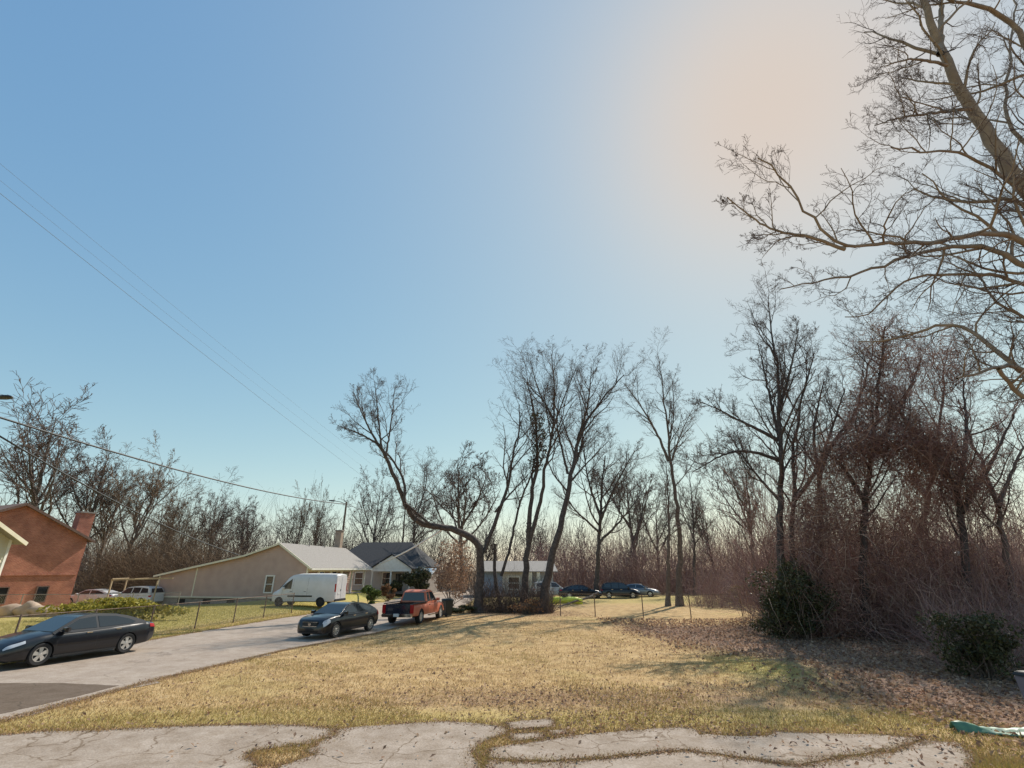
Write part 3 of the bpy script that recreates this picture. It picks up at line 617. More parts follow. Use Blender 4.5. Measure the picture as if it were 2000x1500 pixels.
def cream_house():
    C = D(10, 1090, 33); h = empty('cream_house', (C.x, 33, hz(C.x, 33)), 0, 'corner of a cream house with overhanging gable eave at the left edge', 'house')
    X = Vector((1, 0, 0)); Y = Vector((0, 1, 0)); wd = 11.; e = 4.8; ap = 7.3
    MB().prism([(-.02, 0, -.4), (-.02, -wd, -.4), (-.02, -wd, e), (-.02, -wd / 2, ap - .1), (-.02, 0, e)], (-12, 0, 0)).build('wall', M['siding_cream'], h)
    s = MB(); siding(s, (0, 0, 0), Y, X, [(-wd, .3), (0, .3), (0, e), (-wd / 2, ap), (-wd, e)]); s.build('gable_siding', M['siding_cream'], h, fix=False)
    MB().box((.02, -.06, e / 2 + .15), (.09, .16, e - .3)).build('corner_board', M['white_paint'], h)
    slope(h, 'roof', (.6, .5, e - .25), (-12.3, .5, e - .25), (-12.3, -wd / 2, ap + .2), (.6, -wd / 2, ap + .2), .14, 'roof_pale')
    slope(h, 'roof', (.6, -wd / 2, ap + .203), (-12.3, -wd / 2, ap + .203), (-12.3, -wd - .5, e - .25), (.6, -wd - .5, e - .25), .14, 'roof_pale')
    f = MB(); f.bar((.63, .5, e - .35), (.63, -wd / 2, ap + .09), .05, .22); f.bar((.63, -wd / 2, ap + .09), (.63, -wd - .5, e - .35), .05, .22); f.build('rake_board', M['cream_paint'], h)
    window(h, (.02, -4.5, 2.0), -Y, X, .9, 1.4); window(h, (.02, -7.5, 2.0), -Y, X, .9, 1.4)
cream_house()

def blue_house():
    p = D(978, 1165, 64); h = empty('pale_blue_house', (p.x, 64, hz(p.x, 64)), R(4), 'small pale house with blue end wall half hidden behind the tree trunks', 'house')
    X = Vector((1, 0, 0)); Y = Vector((0, 1, 0))
    MB().box((2.2, 3, 1.4), (8.6, 5.9, 3.2)).build('wall', M['siding_white'], h)
    s = MB(); siding(s, (0, .045, 0), X, -Y, [(-2.1, -.1), (.2, -.1), (.2, 2.9), (-2.1, 2.9)]); s.build('blue_siding', M['siding_blue'], h, fix=False)
    s = MB(); siding(s, (0, .045, 0), X, -Y, [(.2, -.1), (6.4, -.1), (6.4, 2.9), (.2, 2.9)]); s.build('front_siding', M['siding_white'], h, fix=False)
    slope(h, 'roof', (-2.6, -.7, 2.85), (7.0, -.7, 2.85), (7.0, 3, 4.1), (-2.6, 3, 4.1), .12, 'roof_pale')
    slope(h, 'roof', (-2.6, 3, 4.103), (7.0, 3, 4.103), (7.0, 6.6, 2.85), (-2.6, 6.6, 2.85), .12, 'roof_pale')
    for x in (3.6, 4.6): MB().box((x, -.45, 1.3), (.42, .3, 3.0)).build('porch_post', M['cream_paint'], h)
    window(h, (1.6, .02, 1.5), X, -Y, 1.3, 1.3); MB().box((5.6, .0, 1.0), (.95, .06, 2.1)).build('door', M['white_paint'], h)
blue_house()

# ------------------------------------------------------------------ vehicles: local +x forward, +y the left side
RING_CAR = [(0, 0), (.80, 0), (.95, .06), (.993, .22), (1, .42), (.992, .60), (.975, .76), (.935, .90), (.84, .98), (0, 1.02)]
RING_BOX = [(0, 0), (.85, 0), (.97, .03), (1, .15), (1, .35), (.993, .52), (.965, .72), (.92, .90), (.84, .975), (0, 1.01)]
def interp(tab, x): return float(np.interp(x, [p[0] for p in tab], [p[1] for p in tab]))
def vehicle(name, label, P, loc, rz, group=None, cat='car'):
    root = empty(name, loc, rz, label, cat, group)
    top, bot, hw = P['top'], P['bot'], P['hw']; ring = P.get('ring', RING_CAR); x0, x1 = top[0][0], top[-1][0]
    def half(x): zt, zb, w = interp(top, x), interp(bot, x), interp(hw, x); return [(w * a, zb + (zt - zb) * b) for a, b in ring]
    def yside(x, z):
        h = half(x); zs = [q[1] for q in h[1:-1]]; ys = [q[0] for q in h[1:-1]]; return float(np.interp(z, zs, ys))
    xs = sorted(set(list(np.linspace(x0, x1, 44)) + [p[0] for p in top] + [p[0] for p in hw]))
    rings = []
    for x in xs:
        h = half(x); rings.append([(x, a, b) for a, b in h] + [(x, -a, b) for a, b in h[-2:0:-1]])
    body = MB().loft(rings).build('body', M[P['paint']], root, fix=True); body.data.materials.append(M['black_trim'])
    wr = P['wr']; cut = MB()
    for ax in P['axles']:
        for sy in (-1, 1):
            y = sy * (P['W'] / 2 - .02); prof = [(0.0001, -.27), (wr * 1.13, -.27), (wr * 1.13, .3), (.0001, .3)]
            cut.lathe(prof, 'y', 28, (ax, y, wr))
    cuts = [(cut, 'black_trim')]
    if 'cavity' in P: cuts.append((MB().box(*P['cavity']), P.get('cavity_mat', 'black_trim')))
    for cm, mm in cuts:
        co = cm.build('cutter', M[mm], root); bpy.context.view_layer.update()
        bmf = bmesh.new(); bmf.from_mesh(co.data); bmesh.ops.remove_doubles(bmf, verts=bmf.verts, dist=.001); bmesh.ops.recalc_face_normals(bmf, faces=bmf.faces); bmf.to_mesh(co.data); bmf.free()
        md = body.modifiers.new('cut', 'BOOLEAN'); md.object = co; md.operation = 'DIFFERENCE'; md.solver = 'EXACT'; md.material_mode = 'TRANSFER'
        dg = bpy.context.evaluated_depsgraph_get(); me = bpy.data.meshes.new_from_object(body.evaluated_get(dg)); body.modifiers.clear(); body.data = me
        bpy.data.objects.remove(co)
    me = body.data; me.polygons.foreach_set('use_smooth', [True] * len(me.polygons)); me.set_sharp_from_angle(angle=R(38))
    # cabin
    if 'cabin' in P:
        cp = P['cabin']; zb, zt, wb, wt = P['cab_w']
        yc = lambda x, z: wb + (wt - wb) * (z - zb) / (zt - zb)
        rl = [[(x, yc(x, z), z) for x, z in cp], [(x, -yc(x, z), z) for x, z in cp]]
        m = MB(); n = len(cp); m.v = rl[0] + rl[1]; m.f = [tuple(range(n)), tuple(range(2 * n - 1, n - 1, -1))] + [(k, k + n, (k + 1) % n + n, (k + 1) % n) for k in range(n)]
        m.build('cabin', M[P.get('roof_paint', P['paint'])], root, 30, bevel=.035)
    else: yc = yside
    for poly in P.get('side_glass', []):
        for sy in (1, -1):
            MB().prism([(x, sy * (yc(x, z) + .009), z) for x, z in poly], (0, -sy * .012, 0)).build('window', M['glass_car'], root)
    for (nm, a, b, wa, wb2) in P.get('cross_glass', []):    # windscreens: from (x,z) below to (x,z) above
        dx, dz = b[0] - a[0], b[1] - a[1]; k = math.hypot(dx, dz); nx, nz = dz / k, -dx / k
        if nz < 0: nx, nz = -nx, -nz
        o = .011; ring4 = [(a[0] + nx * o, wa, a[1] + nz * o), (a[0] + nx * o, -wa, a[1] + nz * o), (b[0] + nx * o, -wb2, b[1] + nz * o), (b[0] + nx * o, wb2, b[1] + nz * o)]
        MB().prism(ring4, (-nx * .013, 0, -nz * .013)).build(nm, M['glass_car'], root)
    # wheels
    yw = P['W'] / 2 - .125
    if 'wheel' not in CACHE:
        t = MB().lathe([(.66, -.10), (.94, -.115), (1, -.085), (1.0, .085), (.94, .115), (.66, .10), (.66, 0)], 'y', 36, close=True); CACHE['wheel'] = t
    for ax in P['axles']:
        for sy in (1, -1):
            t = MB(); t.v = [(x * wr, y * wr / .33, z * wr) for x, y, z in CACHE['wheel'].v]; t.f = CACHE['wheel'].f
            wo_ = t.build('wheel', M['tyre'], root, 40, loc=(ax, sy * yw, wr))
            r_ = MB(); k = P.get('spokes', 5); rr = wr * .67
            r_.lathe([(rr, .085 * sy), (rr * 1.02, .10 * sy), (rr * .93, .10 * sy), (rr * .90, .05 * sy)], 'y', 32)
            r_.lathe([(rr * .22, .095 * sy), (rr * .18, .105 * sy), (.0005, .105 * sy)], 'y', 20)
            for j in range(k):
                q = 2 * math.pi * j / k + .3; ca, sa = math.cos(q), math.sin(q); w1, w2 = rr * P.get('sp_in', .17), rr * P.get('sp_out', .30)
                def pt(rad, off, y): return (rad * ca - off * sa, y * sy, rad * sa + off * ca)
                r_.prism([pt(rr * .12, -w1, .07), pt(rr * .12, w1, .07), pt(rr * .95, w2, .06), pt(rr * .95, -w2, .06)], (0, .028 * sy, 0))
            r_.build('rim', M[P.get('rim', 'alloy')], wo_, 40)
            MB().lathe([(rr, .045 * sy), (.0005, .045 * sy)], 'y', 24).build('brake_disc', M['dark_metal'], wo_)
    # seams, handles, mirrors
    for x, za, zb_ in P.get('seams', []):
        for sy in (1, -1):
            m = MB(); zz = np.linspace(za, zb_, 7); pts = [(x - .006, sy * (yside(x, z) + .002), z) for z in zz] + [(x + .006, sy * (yside(x, z) + .002), z) for z in zz[::-1]]
            for k in range(6): m.poly([pts[k], pts[k + 1], pts[12 - k], pts[13 - k]])
            m.build('door_seam', M['black_trim'], root)
    for x, z in P.get('handles', []):
        for sy in (1, -1): MB().box((x, sy * (yside(x, z) + .012), z), (.2, .03, .03)).build('door_handle', M[P.get('handle_mat', 'chrome')], root, bevel=.006)
    if 'mirror' in P:
        x, z = P['mirror']
        for sy in (1, -1):
            m = MB(); y = P['W'] / 2 + .06; m.loft([[(x + .07 * a * .4, sy * (y - .02) + b * .07, z + c * .05) for a, b, c in [(-1, -1, -1), (-1, 1, -1), (-1, 1, 1), (-1, -1, 1)]], [(x + .09, sy * y + b * .11, z + c * .085) for b, c in [(-1, -1), (1, -1), (1, 1), (-1, 1)]], [(x + .17, sy * y + b * .08, z + c * .06) for b, c in [(-1, -1), (1, -1), (1, 1), (-1, 1)]]])
            m.bar((x + .06, sy * (y - .17), z - .05), (x + .08, sy * (y - .05), z - .02), .05, .04); m.build('mirror', M[P['paint']], root, 40)
    for nm, xa, xb, lo, hi, mm in P.get('lamps', []):
        for sy in (1, -1):
            m = MB(); xx = np.linspace(xa, xb, 10); k = len(xx)
            for t_, x in enumerate(xx):
                f = t_ / (k - 1); zl, zh = lo[0] + (lo[1] - lo[0]) * f, hi[0] + (hi[1] - hi[0]) * f; zt = interp(top, x) - .03
                for z in (min(zl, zt - .04), min((zl + zh) / 2, zt - .02), min(zh, zt)): m.v.append((x + (.008 if x > 0 else -.008), sy * (yside(x, z) + .016), z))
            for t_ in range(k - 1):
                for j in range(2): i_ = t_ * 3 + j; m.f.append((i_, i_ + 3, i_ + 4, i_ + 1))
            m.build(nm, M[mm], root, 60)
    for nm, c, d, mm in P.get('boxes', []): MB().box(c, d).build(nm, M[mm], root, bevel=min(d) * .2)
    for nm, poly, off, mm in P.get('prisms', []): MB().prism(poly, off).build(nm, M[mm], root)
    return root
CACHE = {}
def both(nm, c, d, m): return [(nm, c, d, m), (nm, (c[0], -c[1], c[2]), d, m)]

SEDAN = dict(W=1.86, wr=.335, axles=(1.48, -1.38), paint='black_paint', spokes=5,
    top=[(-2.58, .62), (-2.55, .80), (-2.44, .98), (-2.0, 1.07), (-1.2, 1.03), (.3, .985), (1.15, .985), (1.6, .93), (2.1, .82), (2.38, .70), (2.5, .56), (2.54, .46)],
    bot=[(-2.58, .42), (-2.3, .25), (-1.8, .20), (1.9, .19), (2.3, .20), (2.54, .27)],
    hw=[(-2.58, .66), (-2.50, .79), (-2.2, .89), (-1.4, .93), (1.5, .925), (2.0, .89), (2.3, .80), (2.45, .70), (2.54, .52)],
    cabin=[(-2.08, .90), (-2.08, 1.05), (-1.7, 1.20), (-1.3, 1.32), (-.85, 1.41), (-.3, 1.455), (.1, 1.445), (.42, 1.395), (1.28, .95), (1.28, .88)], cab_w=(.95, 1.455, .86, .61),
    side_glass=[[(1.02, 1.01), (.42, 1.325), (-.12, 1.375), (-.17, 1.0)], [(-.26, 1.0), (-.21, 1.378), (-.85, 1.335), (-1.35, 1.205), (-1.62, 1.085), (-1.5, 1.03)]],
    cross_glass=[('windscreen', (1.22, .985), (.46, 1.375), .80, .60), ('rear_window', (-2.0, 1.085), (-1.0, 1.385), .70, .58)],
    seams=[(1.08, .3, .95), (-.21, .28, .97), (-1.28, .55, .98)], handles=[(.08, .86), (-.95, .88)], mirror=(.86, 1.03),
    lamps=[('headlamp', 1.98, 2.45, (.72, .56), (.80, .66), 'lamp_glass'), ('tail_lamp', -2.53, -2.2, (.80, .84), (.92, .97), 'lamp_red')],
    boxes=[('grille', (2.44, 0, .55), (.16, .9, .15), 'black_trim'), ('lower_grille', (2.44, 0, .32), (.14, 1.0, .13), 'black_trim'), ('licence_plate', (-2.575, 0, .74), (.03, .32, .16), 'plate'),
           ('rocker_trim', (.05, 0, .22), (2.1, 1.845, .07), 'black_trim')])
p = Vector((-15.45, 19.85, 0)); hd = Vector((-.305, -.952, 0)).normalized(); lf = Vector((-hd.y, hd.x, 0))
vehicle('black_sedan', 'black four door sedan with pale alloy wheels parked nearest, at the left edge', SEDAN, p - lf * .93 + Vector((0, 0, .052)), math.atan2(hd.y, hd.x), 'cars parked along the road')

SED2 = dict(SEDAN); SED2.update(W=1.82, wr=.33, spokes=10, sp_in=.05, sp_out=.09, axles=(1.46, -1.42),
    top=[(-2.32, .66), (-2.28, .86), (-2.2, 1.0), (-1.9, 1.06), (-1.2, 1.03), (.3, .98), (1.05, .985), (1.6, .95), (2.0, .88), (2.2, .78), (2.28, .60), (2.32, .48)],
    bot=[(-2.32, .42), (-2.1, .25), (-1.8, .20), (1.9, .19), (2.2, .19), (2.32, .24)],
    hw=[(-2.32, .68), (-2.24, .80), (-2.0, .88), (-1.4, .91), (1.5, .905), (1.9, .88), (2.12, .82), (2.25, .72), (2.32, .58)],
    cabin=[(-1.98, .9), (-1.98, 1.05), (-1.55, 1.24), (-1.2, 1.34), (-.8, 1.40), (-.3, 1.43), (.1, 1.42), (.38, 1.37), (1.18, .95), (1.18, .88)], cab_w=(.95, 1.43, .85, .62),
    side_glass=[[(.94, 1.01), (.38, 1.30), (-.12, 1.355), (-.17, 1.0)], [(-.26, 1.0), (-.21, 1.358), (-.80, 1.325), (-1.25, 1.21), (-1.45, 1.11), (-1.38, 1.03)]],
    cross_glass=[('windscreen', (1.12, .985), (.42, 1.35), .79, .60), ('rear_window', (-1.9, 1.09), (-1.0, 1.37), .70, .58)],
    lamps=[('headlamp', 1.92, 2.24, (.68, .50), (.86, .74), 'lamp_glass'), ('tail_lamp', -2.29, -2.05, (.72, .76), (.94, .98), 'lamp_red')],
    boxes=[('grille', (2.245, 0, .60), (.14, .86, .26), 'black_trim'), ('grille_bar', (2.30, 0, .70), (.045, .84, .02), 'chrome'), ('grille_bar', (2.30, 0, .52), (.045, .8, .02), 'chrome'), ('lower_grille', (2.25, 0, .30), (.14, 1.1, .12), 'black_trim'),
           ('licence_plate', (-2.31, 0, .74), (.03, .32, .16), 'plate')] + both('fog_lamp', (2.16, .66, .40), (.12, .06, .16), 'lamp_glass'),
    prisms=[('emblem', [(2.318, a * .5, .615 + b * .5) for a, b in [(0, -.14), (.10, -.10), (.17, -.02), (.17, .06), (.11, .11), (-.11, .11), (-.17, .06), (-.17, -.02), (-.10, -.10)]], (.012, 0, 0), 'chrome')])
p = Vector((-7.95, 27.15, 0)); hd = Vector((-.31, -.95, 0)).normalized(); lf = Vector((-hd.y, hd.x, 0))
vehicle('black_sedan', 'black sedan with silver grille emblem parked facing the camera ahead of the red pickup', SED2, p - lf * .91 + Vector((0, 0, .045)), math.atan2(hd.y, hd.x), 'cars parked along the road')

TRUCK = dict(W=1.88, wr=.37, axles=(1.75, -1.55), paint='red_paint', ring=RING_BOX, rim='alloy', spokes=6,
    top=[(-2.72, 1.04), (-2.6, 1.05), (-.55, 1.05), (.4, 1.03), (1.05, 1.05), (1.8, 1.0), (2.35, .92), (2.5, .82), (2.56, .6)],
    bot=[(-2.72, .46), (-2.3, .42), (2.3, .38), (2.56, .42)], hw=[(-2.72, .90), (-2.6, .93), (1.9, .94), (2.3, .90), (2.5, .80), (2.56, .72)],
    cavity=((-1.62, 0, 1.05), (2.0, 1.5, .95)), cavity_mat='black_trim',
    cabin=[(-.62, .95), (-.62, 1.06), (-.50, 1.60), (-.2, 1.70), (.35, 1.71), (.62, 1.64), (1.18, 1.04), (1.18, .95)], cab_w=(1.0, 1.71, .86, .66),
    side_glass=[[(.98, 1.10), (.60, 1.56), (.05, 1.61), (.05, 1.10)], [(-.03, 1.10), (-.03, 1.61), (-.40, 1.57), (-.48, 1.10)]],
    cross_glass=[('windscreen', (1.12, 1.12), (.66, 1.6), .80, .66), ('rear_window', (-.605, 1.12), (-.515, 1.56), .72, .60)],
    seams=[(.98, .5, 1.02), (-.5, .5, 1.02)], handles=[(-.2, .92)], handle_mat='black_trim', mirror=(.82, 1.15),
    boxes=[('tailgate', (-2.745, 0, .80), (.06, 1.42, .52), 'navy_paint'), ('rear_bumper', (-2.82, 0, .50), (.2, 1.76, .17), 'chrome'), ('licence_plate', (-2.93, 0, .52), (.02, .32, .15), 'plate'),
           ('tailgate_handle', (-2.785, 0, .92), (.03, .28, .07), 'black_trim'), ('bed_rail', (-1.62, .84, 1.08), (2.1, .13, .05), 'black_trim'), ('bed_rail', (-1.62, -.84, 1.08), (2.1, .13, .05), 'black_trim'),
           ('grille', (2.53, 0, .68), (.08, 1.0, .24), 'chrome'), ('front_bumper', (2.58, 0, .48), (.18, 1.76, .18), 'chrome'), ('side_step', (.4, -.92, .36), (1.5, .14, .05), 'chrome')]
          + both('tail_lamp', (-2.73, .82, .82), (.08, .2, .42), 'lamp_red') + both('headlamp', (2.46, .66, .72), (.1, .3, .2), 'lamp_glass'))
p = Vector((-5.15, 33.7, 0)); hd = Vector((.20, .98, 0)).normalized(); rt = Vector((hd.y, -hd.x, 0))
vehicle('red_pickup', 'faded red pickup truck with dark tailgate parked behind the black sedan', TRUCK, p - rt * .93 - hd * .1 + Vector((0, 0, .05)), math.atan2(hd.y, hd.x), 'cars parked along the road', 'pickup').scale = (1.06, 1.06, 1.06)

VAN = dict(W=2.06, wr=.35, axles=(1.95, -1.75), paint='white_car', ring=RING_BOX, rim='dark_metal',
    top=[(-2.98, 2.42), (-2.9, 2.52), (-2.0, 2.55), (.6, 2.55), (1.05, 2.46), (1.35, 2.25), (1.95, 1.55), (2.15, 1.32), (2.6, 1.12), (2.8, .95), (2.86, .7)],
    bot=[(-2.98, .48), (-2.8, .36), (2.5, .34), (2.86, .42)], hw=[(-2.98, .98), (-2.9, 1.03), (1.6, 1.03), (2.3, .97), (2.65, .86), (2.86, .66)],
    lamps=[('window', .95, 1.84, (1.36, 1.36), (2.16, 1.52), 'glass_car')],
    cross_glass=[('windscreen', (2.10, 1.40), (1.40, 2.22), .86, .74)],
    seams=[(.8, .5, 2.2), (-.5, .5, 2.25), (1.75, .75, 1.3)], handles=[(.95, 1.15), (-.3, 1.15)], handle_mat='black_trim', mirror=(1.55, 1.42),
    boxes=both('tail_lamp', (-2.955, .98, 1.45), (.1, .1, .62), 'lamp_red') + both('headlamp', (2.6, .66, .95), (.25, .3, .2), 'lamp_glass') +
          [('rear_bumper', (-3.0, 0, .50), (.14, 1.9, .18), 'black_trim'), ('rear_door', (-2.985, .47, 1.42), (.03, .88, 1.7), 'white_car'), ('rear_door', (-2.985, -.47, 1.42), (.03, .88, 1.7), 'white_car'), ('licence_plate', (-3.01, .4, 1.0), (.02, .32, .16), 'plate'),
           ('door_handle', (-3.01, .08, 1.25), (.03, .06, .16), 'black_trim'), ('grille', (2.82, 0, .72), (.08, 1.1, .2), 'black_trim'), ('front_bumper', (2.82, 0, .48), (.14, 1.6, .2), 'black_trim')]
          + both('rub_strip', (.1, 1.035, .80), (2.2, .02, .12), 'black_trim'))
vz = hz(-18.4, 44.9)
vehicle('white_van', 'white high roof cargo van parked in front of the tan house', VAN, (-17.5, 44.9, vz + .02), R(172), None, 'van')

SUV = dict(SEDAN); SUV.update(W=1.9, wr=.36, axles=(1.4, -1.35), ring=RING_BOX,
    top=[(-2.3, .75), (-2.26, 1.0), (-1.6, 1.08), (.9, 1.08), (1.6, 1.0), (2.1, .88), (2.3, .6)], bot=[(-2.3, .4), (-1.9, .27), (1.9, .25), (2.3, .34)],
    hw=[(-2.3, .78), (-2.1, .9), (1.5, .94), (2.0, .88), (2.3, .68)],
    cabin=[(-2.22, .95), (-2.22, 1.1), (-2.0, 1.55), (-1.6, 1.70), (-.4, 1.75), (.2, 1.70), (.5, 1.62), (1.2, 1.06), (1.2, .95)], cab_w=(1.05, 1.75, .88, .68),
    side_glass=[[(1.0, 1.12), (.46, 1.58), (-.1, 1.63), (-.1, 1.12)], [(-.2, 1.12), (-.2, 1.64), (-1.0, 1.63), (-1.0, 1.12)], [(-1.1, 1.13), (-1.1, 1.62), (-1.75, 1.55), (-1.9, 1.2)]],
    cross_glass=[('windscreen', (1.15, 1.1), (.52, 1.59), .82, .66), ('rear_window', (-2.2, 1.18), (-2.0, 1.55), .72, .6)],
    seams=[(1.0, .35, 1.05), (-.15, .35, 1.05)], handles=[(.1, .95), (-.95, .95)], mirror=(.86, 1.14),
    lamps=[('headlamp', 1.85, 2.22, (.74, .66), (.86, .80), 'lamp_glass'), ('tail_lamp', -2.27, -2.05, (.80, .82), (1.0, 1.02), 'lamp_red')],
    boxes=[('grille', (2.24, 0, .66), (.14, .9, .18), 'black_trim'), ('licence_plate', (-2.3, 0, .8), (.03, .32, .16), 'plate')])
def parked(name, label, P, paint, px, py, rz, cat, group):
    q = dict(P); q['paint'] = paint; p = on(px, py); vehicle(name, label, q, (p.x, p.y, p.z), rz, group, cat)
gf = 'cars parked beyond the lot'
parked('white_suv', 'white suv at the left end of the far parked cars', SUV, 'white_car', 1076, 1166, R(8), 'car', gf)
parked('dark_sedan', 'dark sedan parked far off behind the lime green kayak', SEDAN, 'black_paint', 1133, 1168, R(2), 'car', gf)
parked('black_suv', 'black suv parked far off beyond the wire fence', SUV, 'black_paint', 1212, 1168, R(-8), 'car', gf)
parked('silver_sedan', 'silver car at the right end of the far parked cars', SEDAN, 'silver_car', 1248, 1165, R(-22), 'car', gf)
gy = 'white cars by the brick house'
parked('white_sedan', 'white sedan beside the brick house wall', SEDAN, 'white_car', 178, 1182, R(178), 'car', gy)
parked('white_suv', 'white suv parked between the white sedan and the tan house', SUV, 'white_car', 262, 1183, R(172), 'car', gy)

# ------------------------------------------------------------------ the lot's trees, limb by limb
g_lot = 'bare trees standing on the lot'
b = on(934, 1197); Yb = b.y
tree('bent_tree', 'bare tree whose trunk bends sharply left over the road before rising', [
    ([b] + pl([(938, 1119), (941, 1077), (927, 1053), (893, 1035), (844, 1028), (810, 1018), (789, 983), (782, 959), (768, 928), (754, 890), (737, 866)], Yb, -3.5), .38, .12, dict(n0=9, lo=.45, len=.22, flare=1, N=40)),
    (pl([(737, 866), (712, 820), (690, 765)], Yb - 3.5, -1.5), .10, .02, dict(lo=.1, n0=10, len=.8)), (pl([(745, 875), (738, 810), (732, 745)], Yb - 3.5, 1), .10, .02, dict(lo=.1, n0=10, len=.75)),
    (pl([(754, 890), (765, 820), (772, 755)], Yb - 3.5, 1.5), .09, .02, dict(lo=.1, n0=9, len=.7)), (pl([(737, 866), (700, 845), (662, 832)], Yb - 3.5, -1), .09, .02, dict(lo=.1, n0=10, len=.8)),
    (pl([(789, 980), (792, 940), (764, 893), (748, 880)], Yb - 2.5, .5), .12, .07, dict(n0=5)), (pl([(841, 1025), (812, 1000), (795, 985)], Yb - 1.5, -.5), .12, .06, dict(n0=4)),
    (pl([(945, 1078), (969, 1015), (997, 935), (1004, 876), (1017, 834), (1014, 790)], Yb, 1.5), .2, .04, dict(n0=11, lo=.35, len=.7)), (pl([(967, 1000), (1000, 960), (1031, 928)], Yb, 1), .10, .04, dict(n0=6)),
    (pl([(810, 1018), (830, 960), (835, 920)], Yb - 2, 1), .08, .02, dict(n0=8, lo=.2, len=1.1)), (pl([(893, 1035), (880, 990), (885, 940)], Yb - 1, 1), .08, .02, dict(n0=8, lo=.2, len=1.0)),
  ], b, 'bark_dark', group=g_lot, seed=11)
b = on(1021, 1196); Yb = b.y
tr2 = tree('tall_tree', 'tallest bare tree of the central clump, several upright stems', [
    ([b] + pl([(1031, 1067), (1038, 963), (1049, 911), (1049, 859), (1042, 800), (1030, 740)], Yb, 1), .31, .04, dict(n0=13, lo=.45, len=.45, flare=1)),
    (pl([(1034, 1060), (1059, 970), (1063, 921), (1080, 841), (1083, 789), (1080, 737), (1076, 690)], Yb, -1), .20, .035, dict(n0=15, lo=.35, len=.5)),
    (pl([(979, 1125), (997, 1067), (1011, 997), (1024, 959), (1042, 920)], Yb, .5), .13, .07, dict(n0=6, lo=.5, len=.5)),
    ([b + Vector((-1.6, .3, 0))] + pl([(965, 1130), (967, 1062)], Yb, 0), .17, .12, dict(n0=3, lo=.7, len=.4)),
    (pl([(1081, 835), (1100, 780), (1125, 720)], Yb - .8, -1), .09, .02, dict(n0=10, lo=.1, len=1.)), (pl([(1080, 820), (1050, 760), (1035, 700)], Yb - .8, 1), .09, .02, dict(n0=10, lo=.1, len=1.)),
  ], b, group=g_lot, seed=12)
rg = np.random.default_rng(5)
cc = np.concatenate([blob(rg, 260, tuple(D(1050 + dx, y, Yb + .6) - b), (.7, .6, .8)) for dx, y in ((0, 820), (2, 850), (4, 880), (-4, 905))])
leaf_obj('ivy', cc, rg.uniform(.07, .14, len(cc)), M['leaf_ever'], rg, tr2)
b = on(1058, 1198); Yb = b.y
tree('leaning_tree', 'bare tree leaning to the right beside the tallest tree of the clump', [
    ([b] + pl([(1066, 1128), (1097, 1020), (1118, 912), (1136, 833), (1176, 779), (1219, 732)], Yb, 2.5), .36, .04, dict(n0=16, lo=.4, len=.42, flare=1)),
    (pl([(1109, 925), (1096, 870), (1086, 829), (1092, 780)], Yb + 1, 1), .12, .04, dict(n0=9, lo=.3, len=.8)),
    (pl([(1128, 860), (1150, 790), (1155, 720)], Yb + 1.6, -1.), .14, .03, dict(n0=12, lo=.2, len=.8)),
    (pl([(1115, 940), (1150, 900), (1190, 860)], Yb + 1, 1), .10, .02, dict(n0=9, lo=.2, len=.9)),
  ], b, group=g_lot, seed=13)
b = on(1165, 1168); Yb = b.y
tree('spreading_tree', 'dense twiggy tree with dark trunk behind the clump, beside the far dark sedan', [
    ([b] + pl([(1169, 1080), (1172, 1020), (1176, 948), (1182, 890)], Yb, 1), .34, .08, dict(n0=10, lo=.4, len=.7, flare=1)),
    (pl([(1172, 1020), (1200, 950), (1240, 880)], Yb, -2), .2, .04, dict(n0=12, lo=.15, len=.8)), (pl([(1173, 1010), (1145, 930), (1140, 860)], Yb, 2), .2, .04, dict(n0=12, lo=.15, len=.8)),
    (pl([(1170, 1060), (1220, 1010), (1262, 950)], Yb, 2), .18, .04, dict(n0=12, lo=.15, len=.7)), (pl([(1171, 1040), (1110, 985), (1095, 940)], Yb, -1), .16, .04, dict(n0=10, lo=.15, len=.7)),
  ], b, group=g_lot, seed=14)
b = on(1328, 1184); Yb = b.y
tree('slender_tree', 'tall slender bare tree forking high up behind the wire fence', [
    ([b] + pl([(1327, 1020), (1316, 948), (1309, 905), (1302, 822), (1294, 760), (1288, 705)], Yb, 0), .30, .03, dict(n0=15, lo=.5, len=.32, flare=1.2)),
    (pl([(1306, 900), (1292, 865), (1266, 815), (1240, 775), (1218, 748)], Yb, 1.5), .16, .03, dict(n0=12, lo=.2, len=.6)), (pl([(1312, 900), (1330, 845), (1352, 800)], Yb, -1.5), .10, .02, dict(n0=9, lo=.25, len=.7)),
    (pl([(1306, 880), (1318, 800), (1312, 735)], Yb, 1), .10, .02, dict(n0=9, lo=.3, len=.6)), (pl([(1318, 950), (1345, 920), (1362, 890)], Yb, 1), .06, .02, dict(n0=7, lo=.25, len=.7)),
  ], b, 'bark_mid', group=g_lot, seed=15)
b = on(1305, 1184); Yb = b.y
tree('slender_tree', 'thin straight trunk just left of the tall slender forked tree', [
    ([b] + pl([(1306, 1080), (1306, 984), (1300, 900)], Yb, 1), .22, .03, dict(n0=14, lo=.4, len=.4, flare=1.))], b, 'bark_mid', group=g_lot, seed=16)
b = on(1357, 1163); Yb = b.y
tree('small_tree', 'small bare tree standing to the right of the twin slender trunks', [
    ([b] + pl([(1356, 1080), (1354, 1020), (1350, 960), (1345, 920)], Yb, 1), .22, .03, dict(n0=12, lo=.35, len=.5, flare=1)), (pl([(1355, 1050), (1332, 1000), (1325, 960)], Yb, 1), .1, .02, dict(n0=8, lo=.2, len=.8))], b, group=g_lot, seed=17)

